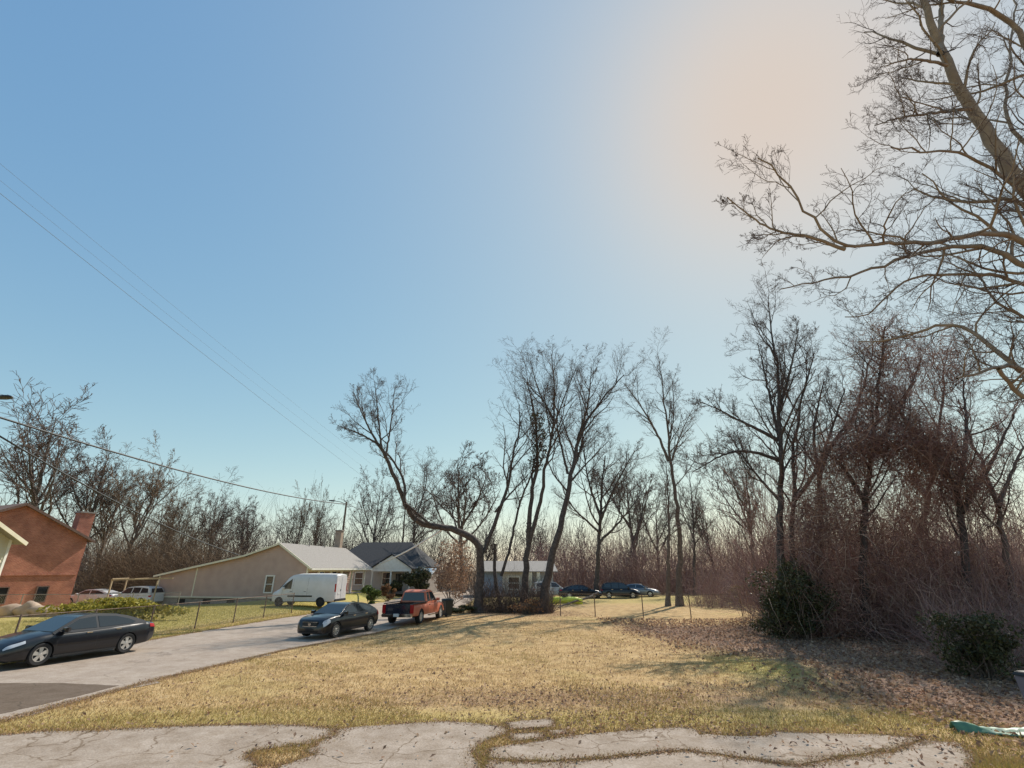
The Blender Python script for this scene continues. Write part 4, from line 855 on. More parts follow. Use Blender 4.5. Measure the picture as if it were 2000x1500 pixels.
g_th = 'trees in the right hand thicket'
b = on(1528, 1242); Yb = b.y
tree('thicket_tree', 'tall upright tree at the left end of the right hand thicket', [
    ([b] + pl([(1525, 1100), (1525, 1000), (1522, 775), (1515, 700), (1500, 590)], Yb, 2), .24, .03, dict(n0=20, lo=.35, len=.36, flare=1)),
    (pl([(1521, 860), (1475, 835), (1440, 820), (1405, 800), (1370, 785)], Yb + .8, 2), .13, .02, dict(n0=12, lo=.3, len=.55)), (pl([(1523, 900), (1470, 880), (1420, 882), (1355, 920)], Yb + .8, -2), .12, .02, dict(n0=11, lo=.3, len=.5)),
    (pl([(1522, 800), (1545, 720), (1560, 640)], Yb + 1, -1), .12, .02, dict(n0=12, lo=.2, len=.7)), (pl([(1523, 860), (1500, 760), (1480, 670)], Yb + 1, 1), .12, .02, dict(n0=12, lo=.2, len=.7)),
    (pl([(1525, 980), (1470, 920), (1425, 850)], Yb + .5, 1.5), .10, .02, dict(n0=10, lo=.2, len=.7)),
  ], b, group=g_th, seed=21)
b = on(1562, 1244); Yb = b.y + 1.2
tree('thicket_tree', 'second trunk of the right hand thicket, forking above the evergreen shrub', [
    ([Vector((b.x, b.y + 1.2, b.z))] + pl([(1552, 1000), (1545, 900), (1562, 800), (1590, 690)], Yb, 1), .18, .03, dict(n0=16, lo=.35, len=.42)), (pl([(1550, 980), (1590, 930), (1615, 870), (1650, 760)], Yb, -1), .14, .03, dict(n0=12, lo=.2, len=.5))], b, group=g_th, seed=22)
b = on(1640, 1246); Yb = b.y + 2
tree('thicket_tree', 'crooked trunk rising behind the vine arch, its crown leaning right', [
    ([Vector((b.x, b.y + 2, b.z))] + pl([(1605, 1000), (1600, 900), (1650, 840), (1690, 760), (1705, 660)], Yb, 1), .20, .03, dict(n0=15, lo=.4, len=.38)), (pl([(1600, 930), (1585, 850), (1610, 740)], Yb, 2), .12, .03, dict(n0=11, lo=.2, len=.6))], b, group=g_th, seed=23)
b = on(1692, 1246); Yb = b.y
vt = tree('vine_tree', 'tree smothered in red brown vines with a pointed leafy top', [
    ([b] + pl([(1682, 1050), (1700, 900), (1715, 780), (1728, 640)], Yb, 1), .22, .04, dict(n0=20, lo=.3, len=.36, flare=1)), (pl([(1690, 980), (1640, 900), (1600, 880)], Yb, -1), .16, .04, dict(n0=9, lo=.3, len=.5)), (pl([(1705, 880), (1760, 800), (1800, 700)], Yb, 1), .14, .03, dict(n0=12, lo=.2, len=.6))], b, twig='twig_red', group=g_th, seed=24)
b2 = on(1892, 1250); Yb2 = b2.y
at_ = tree('arching_tree', 'vine laden tree whose trunk arches left over the thicket', [
    ([b2] + pl([(1884, 1060), (1872, 960), (1835, 890), (1775, 825), (1715, 765)], Yb2, 1), .23, .05, dict(n0=18, lo=.3, len=.36, flare=1)), (pl([(1870, 960), (1890, 850), (1880, 740)], Yb2, 1), .16, .03, dict(n0=13, lo=.2, len=.55)), (pl([(1878, 1000), (1940, 900), (1985, 800)], Yb2, -1), .15, .03, dict(n0=12, lo=.2, len=.5))], b2, twig='twig_red', group=g_th, seed=25)
b = on(1985, 1245); Yb = b.y
tree('thicket_tree', 'rough trunk at the right edge of the thicket, leaning left', [
    ([b] + pl([(1970, 1100), (1942, 960), (1905, 880), (1872, 780)], Yb, 2), .20, .03, dict(n0=16, lo=.35, len=.42, flare=1)), (pl([(1950, 990), (1985, 900), (2030, 820)], Yb, 1), .12, .03, dict(n0=10, lo=.2, len=.6))], b, 'bark_mid', group=g_th, seed=26)
b = on(1805, 1225); Yb = b.y + 3
tree('thicket_tree', 'upright tree at the back of the thicket between the two vine laden trees', [
    ([Vector((b.x, b.y + 3, b.z))] + pl([(1812, 1000), (1836, 820), (1850, 680)], Yb, 1), .24, .03, dict(n0=18, lo=.3, len=.4))], b, group=g_th, seed=27)

# the great tree whose trunk stands out of the frame
tb = Vector((20.2, 13.4, 0)); LVO = [dict(LV[0], n=12, len=.58, wander=.2, trop=.05), dict(LV[1], n=6, len=.55, seg=6, wander=.22), dict(LV[2], n=5, seg=4, wander=.24), dict(LV[3], n=4, seg=1, wander=.25)]
def ov(pix, Y, dy=0., z=None): return ([Vector((20.0, 13.3, z))] if z else []) + pl(pix, Y, dy)
tree('great_tree', 'great bare tree with pale limbs reaching in from the right edge', [
    ([tb, Vector((20.1, 13.4, 5)), Vector((20.0, 13.3, 10)), Vector((20.3, 13.2, 15))], .62, .40, dict(n0=0, flare=1)),
    (ov([(2000, 370), (1940, 275), (1890, 200), (1848, 115), (1815, 40), (1785, -50)], 13, -1, 10.5), .34, .09, dict(n0=12, lo=.3, len=.5)), (pl([(1836, 105), (1838, 40), (1840, -60)], 12.3, 1), .12, .06, dict(n0=6, len=.7)),
    (ov([(2000, 381), (1923, 395), (1853, 395), (1784, 368)], 13.5, 1, 10.), .17, .03, dict(n0=10, lo=.3, len=.6)),
    (ov([(2000, 461), (1933, 453), (1869, 464), (1784, 480), (1747, 469), (1656, 485), (1624, 464), (1571, 405), (1544, 352), (1480, 309)], 12.5, -2, 9.), .15, .018, dict(n0=16, lo=.3, len=.36, N=40)),
    (ov([(2000, 512), (1933, 485), (1880, 480), (1784, 496), (1720, 523), (1629, 544), (1523, 565)], 13.2, 1.5, 8.8), .15, .018, dict(n0=14, lo=.3, len=.38, N=34)),
    (pl([(1650, 487), (1576, 459), (1507, 453), (1443, 405), (1420, 385)], 11.4, -.8), .055, .014, dict(n0=11, lo=.15, len=.6)),
    (ov([(2000, 544), (1880, 533), (1773, 539), (1731, 576), (1709, 613), (1650, 619)], 14, 1.5, 8.), .12, .018, dict(n0=13, lo=.3, len=.42, N=34)),
    (ov([(2000, 725), (1960, 699), (1901, 645), (1843, 629), (1763, 661), (1677, 667)], 13, 2, 5.5), .17, .02, dict(n0=13, lo=.3, len=.42, N=34)), (ov([(2000, 715), (1949, 715), (1869, 739)], 13, -1, 5.5), .15, .03, dict(n0=8, lo=.35, len=.5)),
    (ov([(2000, 373), (1933, 325), (1869, 293), (1800, 296), (1741, 288)], 12.6, -1.5, 10.), .11, .02, dict(n0=11, lo=.3, len=.5)),
    (pl([(1896, 213), (1827, 219), (1760, 228), (1709, 245)], 12.5, -1.2), .07, .015, dict(n0=11, lo=.15, len=.7)), (pl([(1850, 128), (1784, 112), (1720, 131)], 12.3, -1.2), .06, .015, dict(n0=9, lo=.15, len=.7)),
    (pl([(1870, 165), (1800, 160), (1755, 150)], 12.3, 1), .05, .015, dict(n0=9, lo=.15, len=.7)),
    (ov([(2000, 60), (1933, 18), (1870, 8), (1800, -40)], 13, -1, 14.5), .2, .05, dict(n0=9, lo=.3, len=.5)),
    (ov([(2020, 300), (1960, 250), (1965, 150), (1980, 60), (1985, -40)], 14, 1, 11), .10, .03, dict(n0=11, lo=.25, len=.5)),
    (ov([(2000, 620), (1940, 590), (1900, 520), (1870, 500)], 14.5, 1, 7), .10, .02, dict(n0=11, lo=.3, len=.6)),
    (ov([(2000, 780), (1965, 745), (1950, 720)], 12.6, -.6, 4.8), .12, .05, dict(n0=5, lo=.4, len=.6)),
  ], tb, 'bark_pale', 'twig', levels=LVO, seed=31, rmin=.0045, side0=10)

# ------------------------------------------------------------------ woods behind: shared bare trees
PROTO = []
for k in range(5):
    r_ = np.random.default_rng(100 + k); H = 12.
    ln = r_.normal(0, .5, 2); trunk = [(0, 0, -.3), (ln[0] * .3, ln[1] * .3, H * .3), (ln[0], ln[1], H * .62), (ln[0] * 1.4, ln[1] * .8, H)]
    limbs = [(trunk, .24, .02, dict(n0=13, lo=.3, len=.62, flare=1))]
    for j in range(4):
        a = r_.uniform(0, 6.28); z0 = H * r_.uniform(.28, .5); q = r_.uniform(1.6, 3.2); limbs.append(([(ln[0] * .4, ln[1] * .4, z0), (math.cos(a) * q * .6, math.sin(a) * q * .6, z0 + H * .2), (math.cos(a) * q, math.sin(a) * q, z0 + H * .42)], .11, .02, dict(n0=8, lo=.2, len=.9)))
    w, t = tree_parts(limbs, seed=200 + k, rmin=.013, side0=6, levels=[dict(LV[0], sides=4, seg=5), dict(LV[1], sides=3, n=6, seg=4), dict(LV[2], n=5, seg=2), dict(LV[3], n=3, seg=1)])
    PROTO.append((w.mesh('bare_trunk', M['bark_mid']), t.mesh('bare_crown', M['twig'], False)))
def bg_tree(label, px, Y, top, k, width=1., tan=False, rz=None):
    rz = (px * 1.7) % 6.28 if rz is None else rz
    p = D(px, 1113, Y); z0 = hz(p.x, Y); tz = D(px, top, Y).z; s = (tz - z0) / 12.4
    o = empty('bare_tree', (p.x, Y, z0), rz, label, 'tree', 'bare trees beyond the yards'); o.scale = (s * width, s * width, s); o.rotation_euler = (math.sin(px) * .07, math.cos(px * 1.3) * .07, rz)
    link('trunk', PROTO[k][0], o); c_ = link('crown', PROTO[k][1], o)
    if tan: c_.material_slots[0].link = 'OBJECT'; c_.material_slots[0].material = M['twig_tan']
bg_tree('big dark tree rising directly behind the brick house roof', 45, 63, 815, 0, 1.2)
bg_tree('dark tree right of the brick chimney, nearest to it', 150, 66, 865, 1, 1.0)
bg_tree('tan twiggy tree between the brick house and the white suv', 225, 62, 885, 2, .9, True)
bg_tree('tan twiggy tree above the left end of the tan house', 300, 67, 950, 3, .9, True)
bg_tree('tan tree crowding the big dark tree behind the brick chimney', 185, 70, 925, 4, 1.0, True)
bg_tree('low tan tree over the left corner of the tan house roof', 345, 74, 985, 0, 1.0, True)
bg_tree('tree with spreading limbs above the middle of the tan house roof', 405, 72, 965, 4, 1.1)
bg_tree('tree just left of the tan house ridge, low and dark', 480, 84, 985, 1, 1.)
bg_tree('narrow tan tree left of two, over the tan house ridge', 568, 80, 965, 2, .55, True)
bg_tree('narrow tan tree right of two, over the tan house ridge', 612, 82, 962, 3, .5, True)
bg_tree('dark tree rising behind the tan chimney', 720, 86, 935, 0, .9)
bg_tree('tree standing behind the grey roof house, left of the bent trunk', 800, 84, 950, 4, 1.)
bg_tree('fan shaped tree seen between the bent tree and the central clump', 905, 74, 890, 1, 1.2)
bg_tree('twiggy tree right of the clump, behind the far black suv', 1245, 82, 900, 2, 1.)
bg_tree('low bare tree above the far silver car', 1285, 88, 960, 3, .9)
bg_tree('low bare tree in the gap right of the slender trunks', 1400, 78, 960, 0, .9)
bg_tree('bare tree behind the left end of the right hand thicket', 1470, 60, 880, 4, .9)

def mass(name, label, spots, meshes, m, cat):
    Vs, Qs, n = [], [], 0
    for (x, y, z, s, w, rz, k) in spots:
        me = meshes[k]
        if me.name not in CACHE:
            v = np.empty(len(me.vertices) * 3, np.float32); me.vertices.foreach_get('co', v); q = np.empty(len(me.loops), np.int32); me.loops.foreach_get('vertex_index', q); CACHE[me.name] = (v.reshape(-1, 3), q.reshape(-1, 4))
        v, q = CACHE[me.name]; c_, s_ = math.cos(rz), math.sin(rz)
        P = np.stack([(v[:, 0] * c_ - v[:, 1] * s_) * s * w + x, (v[:, 0] * s_ + v[:, 1] * c_) * s * w + y, v[:, 2] * s + z], -1); Vs.append(P); Qs.append(q + n); n += len(v)
    return tag(link(name, arrays_mesh(name, np.concatenate(Vs), np.concatenate(Qs), [m])), label, cat, kind='stuff')
r_ = np.random.default_rng(77)
w, t = tree_parts([([(0, 0, -.3), (.2, .1, 4), (.1, .5, 8), (.3, .4, 12)], .2, .03, dict(n0=14, lo=.12, len=.62))], seed=300, rmin=.024, side0=5, levels=[dict(LV[0], sides=3, seg=3), dict(LV[1], sides=3, n=5, seg=2), dict(LV[2], n=4, seg=1)])
w.add(np.concatenate(t.V), np.concatenate(t.Q)); FAR = [w.mesh('far_tree_a', M['twig'], False)]
w, t = tree_parts([([(0, 0, -.3), (-.4, .3, 4), (-.1, -.4, 8), (.3, .2, 11)], .2, .03, dict(n0=10, lo=.1, len=.7)), ([(-.2, .2, 3), (1.5, .8, 6), (2.2, .6, 9)], .1, .02, dict(n0=6, lo=.1, len=.9))], seed=301, rmin=.024, side0=5, levels=[dict(LV[0], sides=3, seg=3), dict(LV[1], sides=3, n=5, seg=2), dict(LV[2], n=4, seg=1)])
w.add(np.concatenate(t.V), np.concatenate(t.Q)); FAR.append(w.mesh('far_tree_b', M['twig'], False))
spots = []
for i in range(100):
    y = r_.uniform(86, 130); x = r_.uniform(-1.15, 1.05) * y; h = r_.uniform(.65, 1.2)
    if -.35 * y < x < -.02 * y: h *= .85
    spots.append((x, y, 0, h, r_.uniform(.8, 1.2), r_.uniform(0, 6.28), i % 2))
mass('distant_woods', 'grey brown bare woods along the horizon', spots, FAR, M['twig_far'], 'woods')

# ------------------------------------------------------------------ brush: arching canes
def canes(rg, S, L, r, seg, m, name, parent=None, spread=.7, droop=.16, up=1.):
    Dr = rg.normal(0, spread, S.shape) + np.array([0, 0, up]); P = shoots(rg, S, Dr, L, None, seg, .22, 0., droop)
    tt = np.linspace(0, 1, seg + 1)[None]; a = Acc(); a.tubes(P, r[:, None] * (1 - .75 * tt), 3); return a.build(name, m, parent, False)
def footprint(rg, n, poly):
    P = np.array(poly, float); out = np.empty((0, 2))
    while len(out) < n:
        q = rg.uniform(P.min(0), P.max(0), (n, 2)); out = np.concatenate([out, q[in_poly(q[:, 0], q[:, 1], poly)]])
    return out[:n]
def brush(name, label, poly, n, hmin, hmax, rad, m, seed, spread=.55, droop=.14, cat='brush'):
    rg = np.random.default_rng(seed); q = footprint(rg, n, poly); S = np.stack([q[:, 0], q[:, 1], hgt(q[:, 0], q[:, 1])], -1); hi = rg.random(n) < .45; S[hi, 2] += rg.uniform(0, hmax * .55, hi.sum())
    o = canes(rg, S, rg.uniform(hmin, hmax, n), rg.uniform(rad * .5, rad, n), 3, m, name, None, spread, droop); return tag(o, label, cat, kind='stuff')
brush('bramble_thicket', 'tangled red brown brambles filling the thicket on the right', [(14.2, 28.5), (14.6, 26), (18, 24.8), (22.5, 23.2), (26, 23.5), (29, 33), (15.5, 34)], 6000, 1.2, 4.4, .019, M['twig_red'], 41)
brush('bramble_thicket', 'low tangle of dark canes at the right edge under the great tree', [(13.5, 17.5), (18, 16), (24, 17), (26, 24), (18.5, 24)], 2000, .8, 2.6, .014, M['twig_red'], 42)
brush('thicket_saplings', 'upright thin saplings standing out of the brambles on the right', [(14.4, 29), (15.2, 26.8), (18, 26), (23, 24.5), (27, 25), (30, 36), (16, 38)], 1300, 4.5, 11.0, .022, M['twig_red'], 48, .24, .03)
brush('woodland_saplings', 'haze of thin bare saplings through the woods behind the lot', [(-95, 74), (-50, 78), (0, 84), (45, 74), (85, 66), (100, 90), (0, 104), (-110, 96)], 7000, 5.0, 13.0, .036, M['twig_far'], 49, .22, .02)
brush('undergrowth', 'purple brown undergrowth behind the far parked cars', [(4, 70), (40, 66), (62, 60), (75, 75), (60, 86), (0, 86)], 13000, 2.5, 8.5, .03, M['twig_red'], 43)
brush('undergrowth', 'brown undergrowth along the edge of the woods behind the houses', [(-78, 66), (-50, 66), (-33, 70), (-6, 82), (-6, 90), (-80, 88)], 9000, 2.5, 7.5, .03, M['twig'], 44)
brush('undergrowth', 'brown brush left of the thicket beyond the fence', [(15, 46), (24, 42), (34, 42), (36, 58), (24, 62)], 4500, .8, 3.6, .018, M['twig_red'], 45)
brush('undergrowth', 'tan brush between the brick house and the tan house', [(-48, 58), (-33, 56), (-32, 64), (-50, 66)], 5000, 1.5, 8.0, .022, M['twig_tan'], 46)
brush('undergrowth', 'low twiggy sprouts round the foot of the central clump', [(-3.4, 40.2), (3.0, 39.6), (3.4, 42.6), (-3.2, 43)], 2600, .5, 2.6, .016, M['twig'], 47)
def tangle():
    rg = np.random.default_rng(58); n = 13500; px = rg.uniform(1545, 1965, n); py = 1240 - 500 * rg.random(n) ** 1.15; Y = rg.uniform(24.6, 30, n); P = np.empty((n, 3))
    crest = 850 + 60 * np.sin(px / 47.) + 40 * np.sin(px / 23. + 1) + 60 * sstep(1860, 1960, px) + 70 * sstep(1640, 1560, px)
    m_ = (py > crest) & ((np.sin(px / 31. + py / 53.) + np.sin(py / 29. - px / 61.) + np.sin(px / 17. + 3)) > -.5)
    for i in range(n): P[i] = D(px[i], py[i], Y[i])
    P = P[m_]; k = len(P)
    o = canes(rg, P, rg.uniform(.7, 2.6, k), rg.uniform(.008, .022, k), 3, M['twig_vine'], 'vine_curtain', None, 1.0, .3, .1); tag(o, 'matted red brown vines hanging through the right hand thicket', 'vines', kind='stuff')
tangle()
def strands():
    rg = np.random.default_rng(59); k = 110; P = np.array([tuple(D(a_, b_, c_)) for a_, b_, c_ in zip(rg.uniform(1500, 1960, k), rg.uniform(900, 1225, k), rg.uniform(24.2, 28, k))])
    o = canes(rg, P, rg.uniform(1.2, 3.6, k), rg.uniform(.010, .022, k), 7, M['strand'], 'sun_toned_strands', None, 1.3, .12, .25); tag(o, 'pale sunlit vine stems looping through the front of the thicket', 'vines', kind='stuff')
strands()
def vines(parent, base, path, Y, rad, n, seed):
    rg = np.random.default_rng(seed); P = resample(pl(path, Y), 40) - np.array(tuple(base)); i = rg.integers(0, 40, n); S = P[i] + rg.normal(0, rad, (n, 3)) * np.array([1, 1, .8])
    canes(rg, S, rg.uniform(.5, 2.0, n), rg.uniform(.008, .019, n), 3, M['twig_vine'], 'vines', parent, 1.2, .22, .2)
b = on(1692, 1246)
vines(vt, b, [(1600, 915), (1640, 885), (1700, 865), (1730, 880)], b.y - .4, .6, 1250, 51); vines(vt, b, [(1690, 800), (1720, 750), (1740, 690), (1730, 650)], b.y + .8, .75, 1050, 52); vines(vt, b, [(1590, 950), (1600, 1040), (1580, 1100)], b.y - .2, .65, 850, 53)
vines(at_, b2, [(1720, 860), (1790, 870), (1850, 900), (1880, 960)], b2.y - .2, .6, 1500, 54); vines(at_, b2, [(1740, 790), (1790, 840), (1850, 900)], b2.y + .4, .6, 1000, 55); vines(at_, b2, [(1830, 760), (1850, 700), (1860, 660)], b2.y + 1.5, .9, 800, 56)
cc = blob(np.random.default_rng(3), 900, tuple(D(1732, 690, b.y + .8) - b), (.9, .8, 2.0), .1); leaf_obj('dead_leaves', cc, np.random.default_rng(4).uniform(.03, .07, 900), M['leaf_oak'], np.random.default_rng(5), vt)

# ------------------------------------------------------------------ shrubs
def shrub(name, label, c, r, n, size, m, seed, cat='shrub', lobes=9, stems=10, group=None, twig='bark_mid'):
    rg = np.random.default_rng(seed); root = empty(name, c, 0, label, cat, group); C = []
    for k in range(lobes):
        d = unit(rg.normal(0, 1, 3)) * np.array(r) * rg.uniform(.3, .95); q = rg.uniform(.22, .52)
        C.append(blob(rg, n // lobes, np.array([0, 0, r[2] * .98]) + d, np.array(r) * q * rg.uniform(.8, 1.2, 3), .25))
    C = np.concatenate(C); C = C[C[:, 2] > .02]
    leaf_obj('foliage', C, rg.uniform(size * .4, size * 1.6, len(C)), M[m], rg, root)
    a = Acc(); S = np.zeros((stems, 3)); S[:, :2] = rg.normal(0, .15, (stems, 2)); P = shoots(rg, S, rg.normal(0, .5, (stems, 3)) + np.array([0, 0, 1.]), np.full(stems, r[2] * 1.5), None, 6, .15, .05)
    a.tubes(P, np.full((stems, 1), .03) * (1 - .7 * np.linspace(0, 1, 7)[None]), 4); a.build('stem', M[twig], root); return root
p = on(1578, 1252); shrub('evergreen_shrub', 'broad dark evergreen shrub at the left foot of the thicket', (p.x, p.y + .6, p.z), (1.9, 1.5, 1.7), 11000, .055, 'leaf_ever', 61, 'shrub', 26, 40)
p = on(1515, 1243); shrub('evergreen_shrub', 'low dark evergreen bush just left of the broad evergreen shrub', (p.x, p.y, p.z), (.9, .8, .75), 3200, .05, 'leaf_ever', 62, 'shrub', 14, 16)
p = on(1960, 1352); shrub('evergreen_shrub', 'dark shaded evergreen mass at the right edge above the grey bin', (p.x + 1.1, p.y + 1.6, p.z), (1.25, 1.1, .95), 6000, .045, 'leaf_ever', 63, 'shrub', 24, 30)
p = on(205, 1214); shrub('hedge_shrub', 'yellow green hedge behind the nearest black sedan', (p.x, p.y + .5, p.z), (3.8, .8, .68), 9000, .085, 'leaf_hedge', 64, 'hedge', 26)
p = on(708, 1176); shrub('porch_shrub', 'bright green bush beside the porch, right of the white van', (p.x + .2, p.y + 2, p.z), (1.1, .9, .95), 2600, .10, 'leaf_green', 65)
p = on(737, 1178); shrub('porch_shrub', 'small brown bush right of the bright green porch bush', (p.x + .2, p.y + 3, p.z), (.9, .8, .75), 1500, .09, 'leaf_oak', 66)
p = D(818, 1168, 62); shrub('porch_shrub', 'large dark evergreen bush in front of the white porch', (p.x, 62, .4), (2.0, 1.4, 1.5), 4500, .12, 'leaf_ever', 67)
p = D(765, 1168, 62.4); shrub('porch_shrub', 'dark bush under the left porch window of the grey roof house', (p.x, 62.4, .4), (1.0, .8, .8), 1800, .10, 'leaf_ever', 68)
p = on(1042, 1200); shrub('brush_pile', 'dead leafy brush heaped round the feet of the clump trunks', (p.x - .4, p.y - .2, p.z), (2.0, .8, .5), 700, .05, 'leaf_oak', 72, 'brush', 16, 110)
p = on(925, 1196); shrub('ivy_patch', 'low green ivy at the foot of the bent tree', (p.x - .9, p.y - .6, p.z), (1.5, .8, .25), 1800, .08, 'leaf_ever', 69, 'ivy')
p = D(880, 1175, 47); shrub('oak_sapling', 'brown leaved oak sapling behind the bent trunk beside the road', (p.x, 47, hz(p.x, 47)), (2.5, 2.0, 3.0), 3800, .085, 'leaf_brown', 70, 'tree', 14, 16)
p = on(1440, 1178); shrub('weed_clump', 'tan dry weeds at the right end of the wire fence', (p.x + 1.5, p.y + 3, p.z), (2.6, 1.4, .9), 2600, .09, 'leaf_hedge', 71, 'weeds', 12)

# ------------------------------------------------------------------ fences
def chain_fence(name, label, pts, h, mesh, rad, post='galv', pr=.035):
    root = empty(name, (pts[0][0], pts[0][1], hz(*pts[0])), 0, label, 'fence'); o = Vector(root.location); PP = []
    for x, y in pts:
        z = hz(x, y); PP.append(Vector((x, y, z)) - o); MB().tube([PP[-1] + Vector((0, 0, -.1)), PP[-1] + Vector((0, 0, h + .05))], pr, 8).build('post', M[post], root, 40)
    S, E_ = [], []
    for a, b in zip(PP[:-1], PP[1:]):
        MB().tube([a + Vector((0, 0, h)), b + Vector((0, 0, h))], pr * .6, 6).build('top_rail', M[post], root, 40)
        L = (b - a).length; d = (b - a) / L
        for k in np.arange(-h, L, mesh):
            for sg in (1, -1):
                x0, x1 = k, k + h; z0, z1 = (0, h) if sg > 0 else (h, 0)
                if x0 < 0: z0 += (z1 - z0) * (-x0) / h; x0 = 0
                if x1 > L: z1 = z0 + (z1 - z0) * (L - x0) / (x1 - x0); x1 = L
                if x1 - x0 > .02: S.append(a + d * x0 + Vector((0, 0, .03 + z0 * .97))); E_.append(a + d * x1 + Vector((0, 0, .03 + z1 * .97)))
    P = np.stack([np.array([tuple(s_) for s_ in S]), np.array([tuple(s_) for s_ in E_])], 1); a = Acc(); a.tubes(P, np.full((len(P), 2), rad), 3)
    tag(a.build('chain_link', M['galv'], root, False), kind='stuff'); return root
chain_fence('chain_fence', 'chain link fence along the far side of the road before the tan house', [(-19.4, 17.5), (-18.9, 20.5), (-18.4, 23.5), (-17.9, 26.5), (-17.5, 29.6), (-17.1, 32.8), (-16.8, 36.0), (-16.4, 39.5)], 1.35, .075, .0022, 'rust')
chain_fence('chain_fence', 'low wire fence with thin rusty posts across the back of the lot', [(3.4, 37.2), (5.79, 37.0), (9.13, 37.0), (12.3, 36.6), (16.2, 37.4), (20.5, 38)], 1.45, .15, .002, 'rust')
chain_fence('chain_fence', 'wire fence in front of the brick house yard behind the yellow green hedge', [(-42, 36.5), (-38.5, 37), (-35, 37.6), (-31.5, 38.2), (-28, 38.8), (-24.8, 39.2)], 1.3, .15, .002, 'galv')

# ------------------------------------------------------------------ poles, lamp, wires
def pole(label, x, y, h, r0=.16):
    root = empty('utility_pole', (x, y, hz(x, y)), 0, label, 'utility pole'); MB().tube([(0, 0, -.5), (0, 0, h * .5), (.02, 0, h)], [r0, r0 * .85, r0 * .65], 10).build('pole_shaft', M['pole_wood'], root, 40); return root
def cobra(root, z, dirv, L):
    d = Vector(dirv).normalized(); a = MB(); a.tube([Vector((0, 0, z)), d * L * .5 + Vector((0, 0, z + .25)), d * L + Vector((0, 0, z + .32))], .035, 8); arm = a.build('lamp_arm', M['dark_metal'], root, 40)
    s_ = d.cross(Vector((0, 0, 1))); R_ = []
    for t, w_, hh in ((0, .06, .05), (.12, .11, .08), (.4, .19, .10), (.7, .16, .08), (.85, .05, .03)):
        c = d * (L + t) + Vector((0, 0, z + .33)); R_.append([c + s_ * (w_ * math.cos(q)) + Vector((0, 0, hh * math.sin(q) * (1.1 if math.sin(q) > 0 else .75))) for q in np.linspace(0, 2 * math.pi, 12, endpoint=False)])
    MB().loft(R_).build('lamp_head', M['dark_metal'], root, 60)
q = D(676, 985, 62); far_pole = pole('wooden utility pole with a short lamp arm behind the tan house', q.x, 62, q.z - hz(q.x, 62) + .3); far_top = Vector((q.x, 62, q.z))
cobra(far_pole, q.z - hz(q.x, 62), (-1, -.5, 0), 1.3)
q2 = D(-95, 800, 20); near_pole = pole('street lamp pole standing outside the left edge, only its lamp head in view', q2.x, 20, q2.z - hz(q2.x, 20) + .4)
lh = D(2, 777, 19.5); dv = Vector((lh.x - q2.x, lh.y - 20, 0)); cobra(near_pole, lh.z - hz(q2.x, 20) - .33, dv, max(.6, dv.length - .25))
q3 = D(792, 985, 88); pole('distant utility pole carrying the high wires, behind the bent tree', q3.x, 88, q3.z + .2)
def cable(name, label, a, b, sag, r, m='wire', cat='wire', grp=None):
    P = [Vector(a).lerp(Vector(b), t) - Vector((0, 0, sag * 4 * t * (1 - t))) for t in np.linspace(0, 1, 26)]; o0 = P[0]; o = MB().tube([p - o0 for p in P], r, 5).build(name, M[m], None, 60, loc=o0); tag(o, label, cat, grp)
cable('lamp_wire', 'wire strung from the left street lamp to the lamp arm behind the tan house', (q2.x, 20, q2.z + .3), far_top, .7, .05)
cable('service_drop', 'dark service wire sloping down to the roof of the tan house', (q2.x, 20, q2.z + .1), D(470, 1085, 50), .6, .042)
cable('far_wire', 'short wire running right from the far lamp pole behind the bent tree', far_top, D(792, 1012, 88), .3, .03)
cable('high_wire', 'lowest of the three high wires crossing the left of the sky', D(-70, 322, 15), D(792, 990, 88), .35, .010, 'wire_grey', grp='high wires')
cable('high_wire', 'middle of the three high wires crossing the left of the sky', D(-70, 296, 15), D(796, 975, 88), .35, .005, 'wire_grey', grp='high wires')
cable('high_wire', 'topmost of the three high wires crossing the left of the sky', D(-70, 262, 15), D(800, 962, 88), .35, .006, 'wire_grey', grp='high wires')
cable('pale_cable', 'pale cable stretched from the bent trunk down to the white porch', D(868, 1031, 39.6), D(742, 1100, 62), .25, .075, 'wire_pale', 'cable')

# ------------------------------------------------------------------ small things
def wheelie(name, label, p, rz, m, lid, s=1.):
    root = empty(name, p, rz, label, 'trash bin'); MB().loft([[(x * .23 * s, y * .25 * s, .06) for x, y in ((-1, -1), (1, -1), (1, 1), (-1, 1))], [(x * .29 * s, y * .31 * s, .98 * s) for x, y in ((-1, -1), (1, -1), (1, 1), (-1, 1))]]).build('bin_body', M[m], root, bevel=.02)
    MB().loft([[(x * .31 * s, y * .33 * s, .985 * s) for x, y in ((-1, -1), (1, -1), (1, 1), (-1, 1))], [(x * .26 * s, y * .28 * s, 1.07 * s) for x, y in ((-1, -1), (1, -1), (1, 1), (-1, 1))]]).build('bin_lid', M[lid], root, bevel=.015)
    for sy in (-1, 1): MB().lathe([(.001, -.03), (.11 * s, -.03), (.11 * s, .03), (.001, .03)], 'y', 18, (-.22 * s, sy * .24 * s, .11 * s)).build('wheel', M['tyre'], root, 40)
    MB().tube([(-.31 * s, -.2 * s, .95 * s), (-.36 * s, 0, .95 * s), (-.31 * s, .2 * s, .95 * s)], .018, 6).build('handle', M[lid], root, 40)
wheelie('trash_bin', 'dark wheeled trash bin standing at the nose of the red pickup', (-4.55, 37.2, .03), R(40), 'bin_dark', 'bin_dark', 1.05)
p = G(1994, 1432); wheelie('trash_bin', 'grey blue bin with black lid cut by the right edge', (p.x + .98, p.y + .25, 0), R(100), 'bin_grey', 'black_trim', .95)
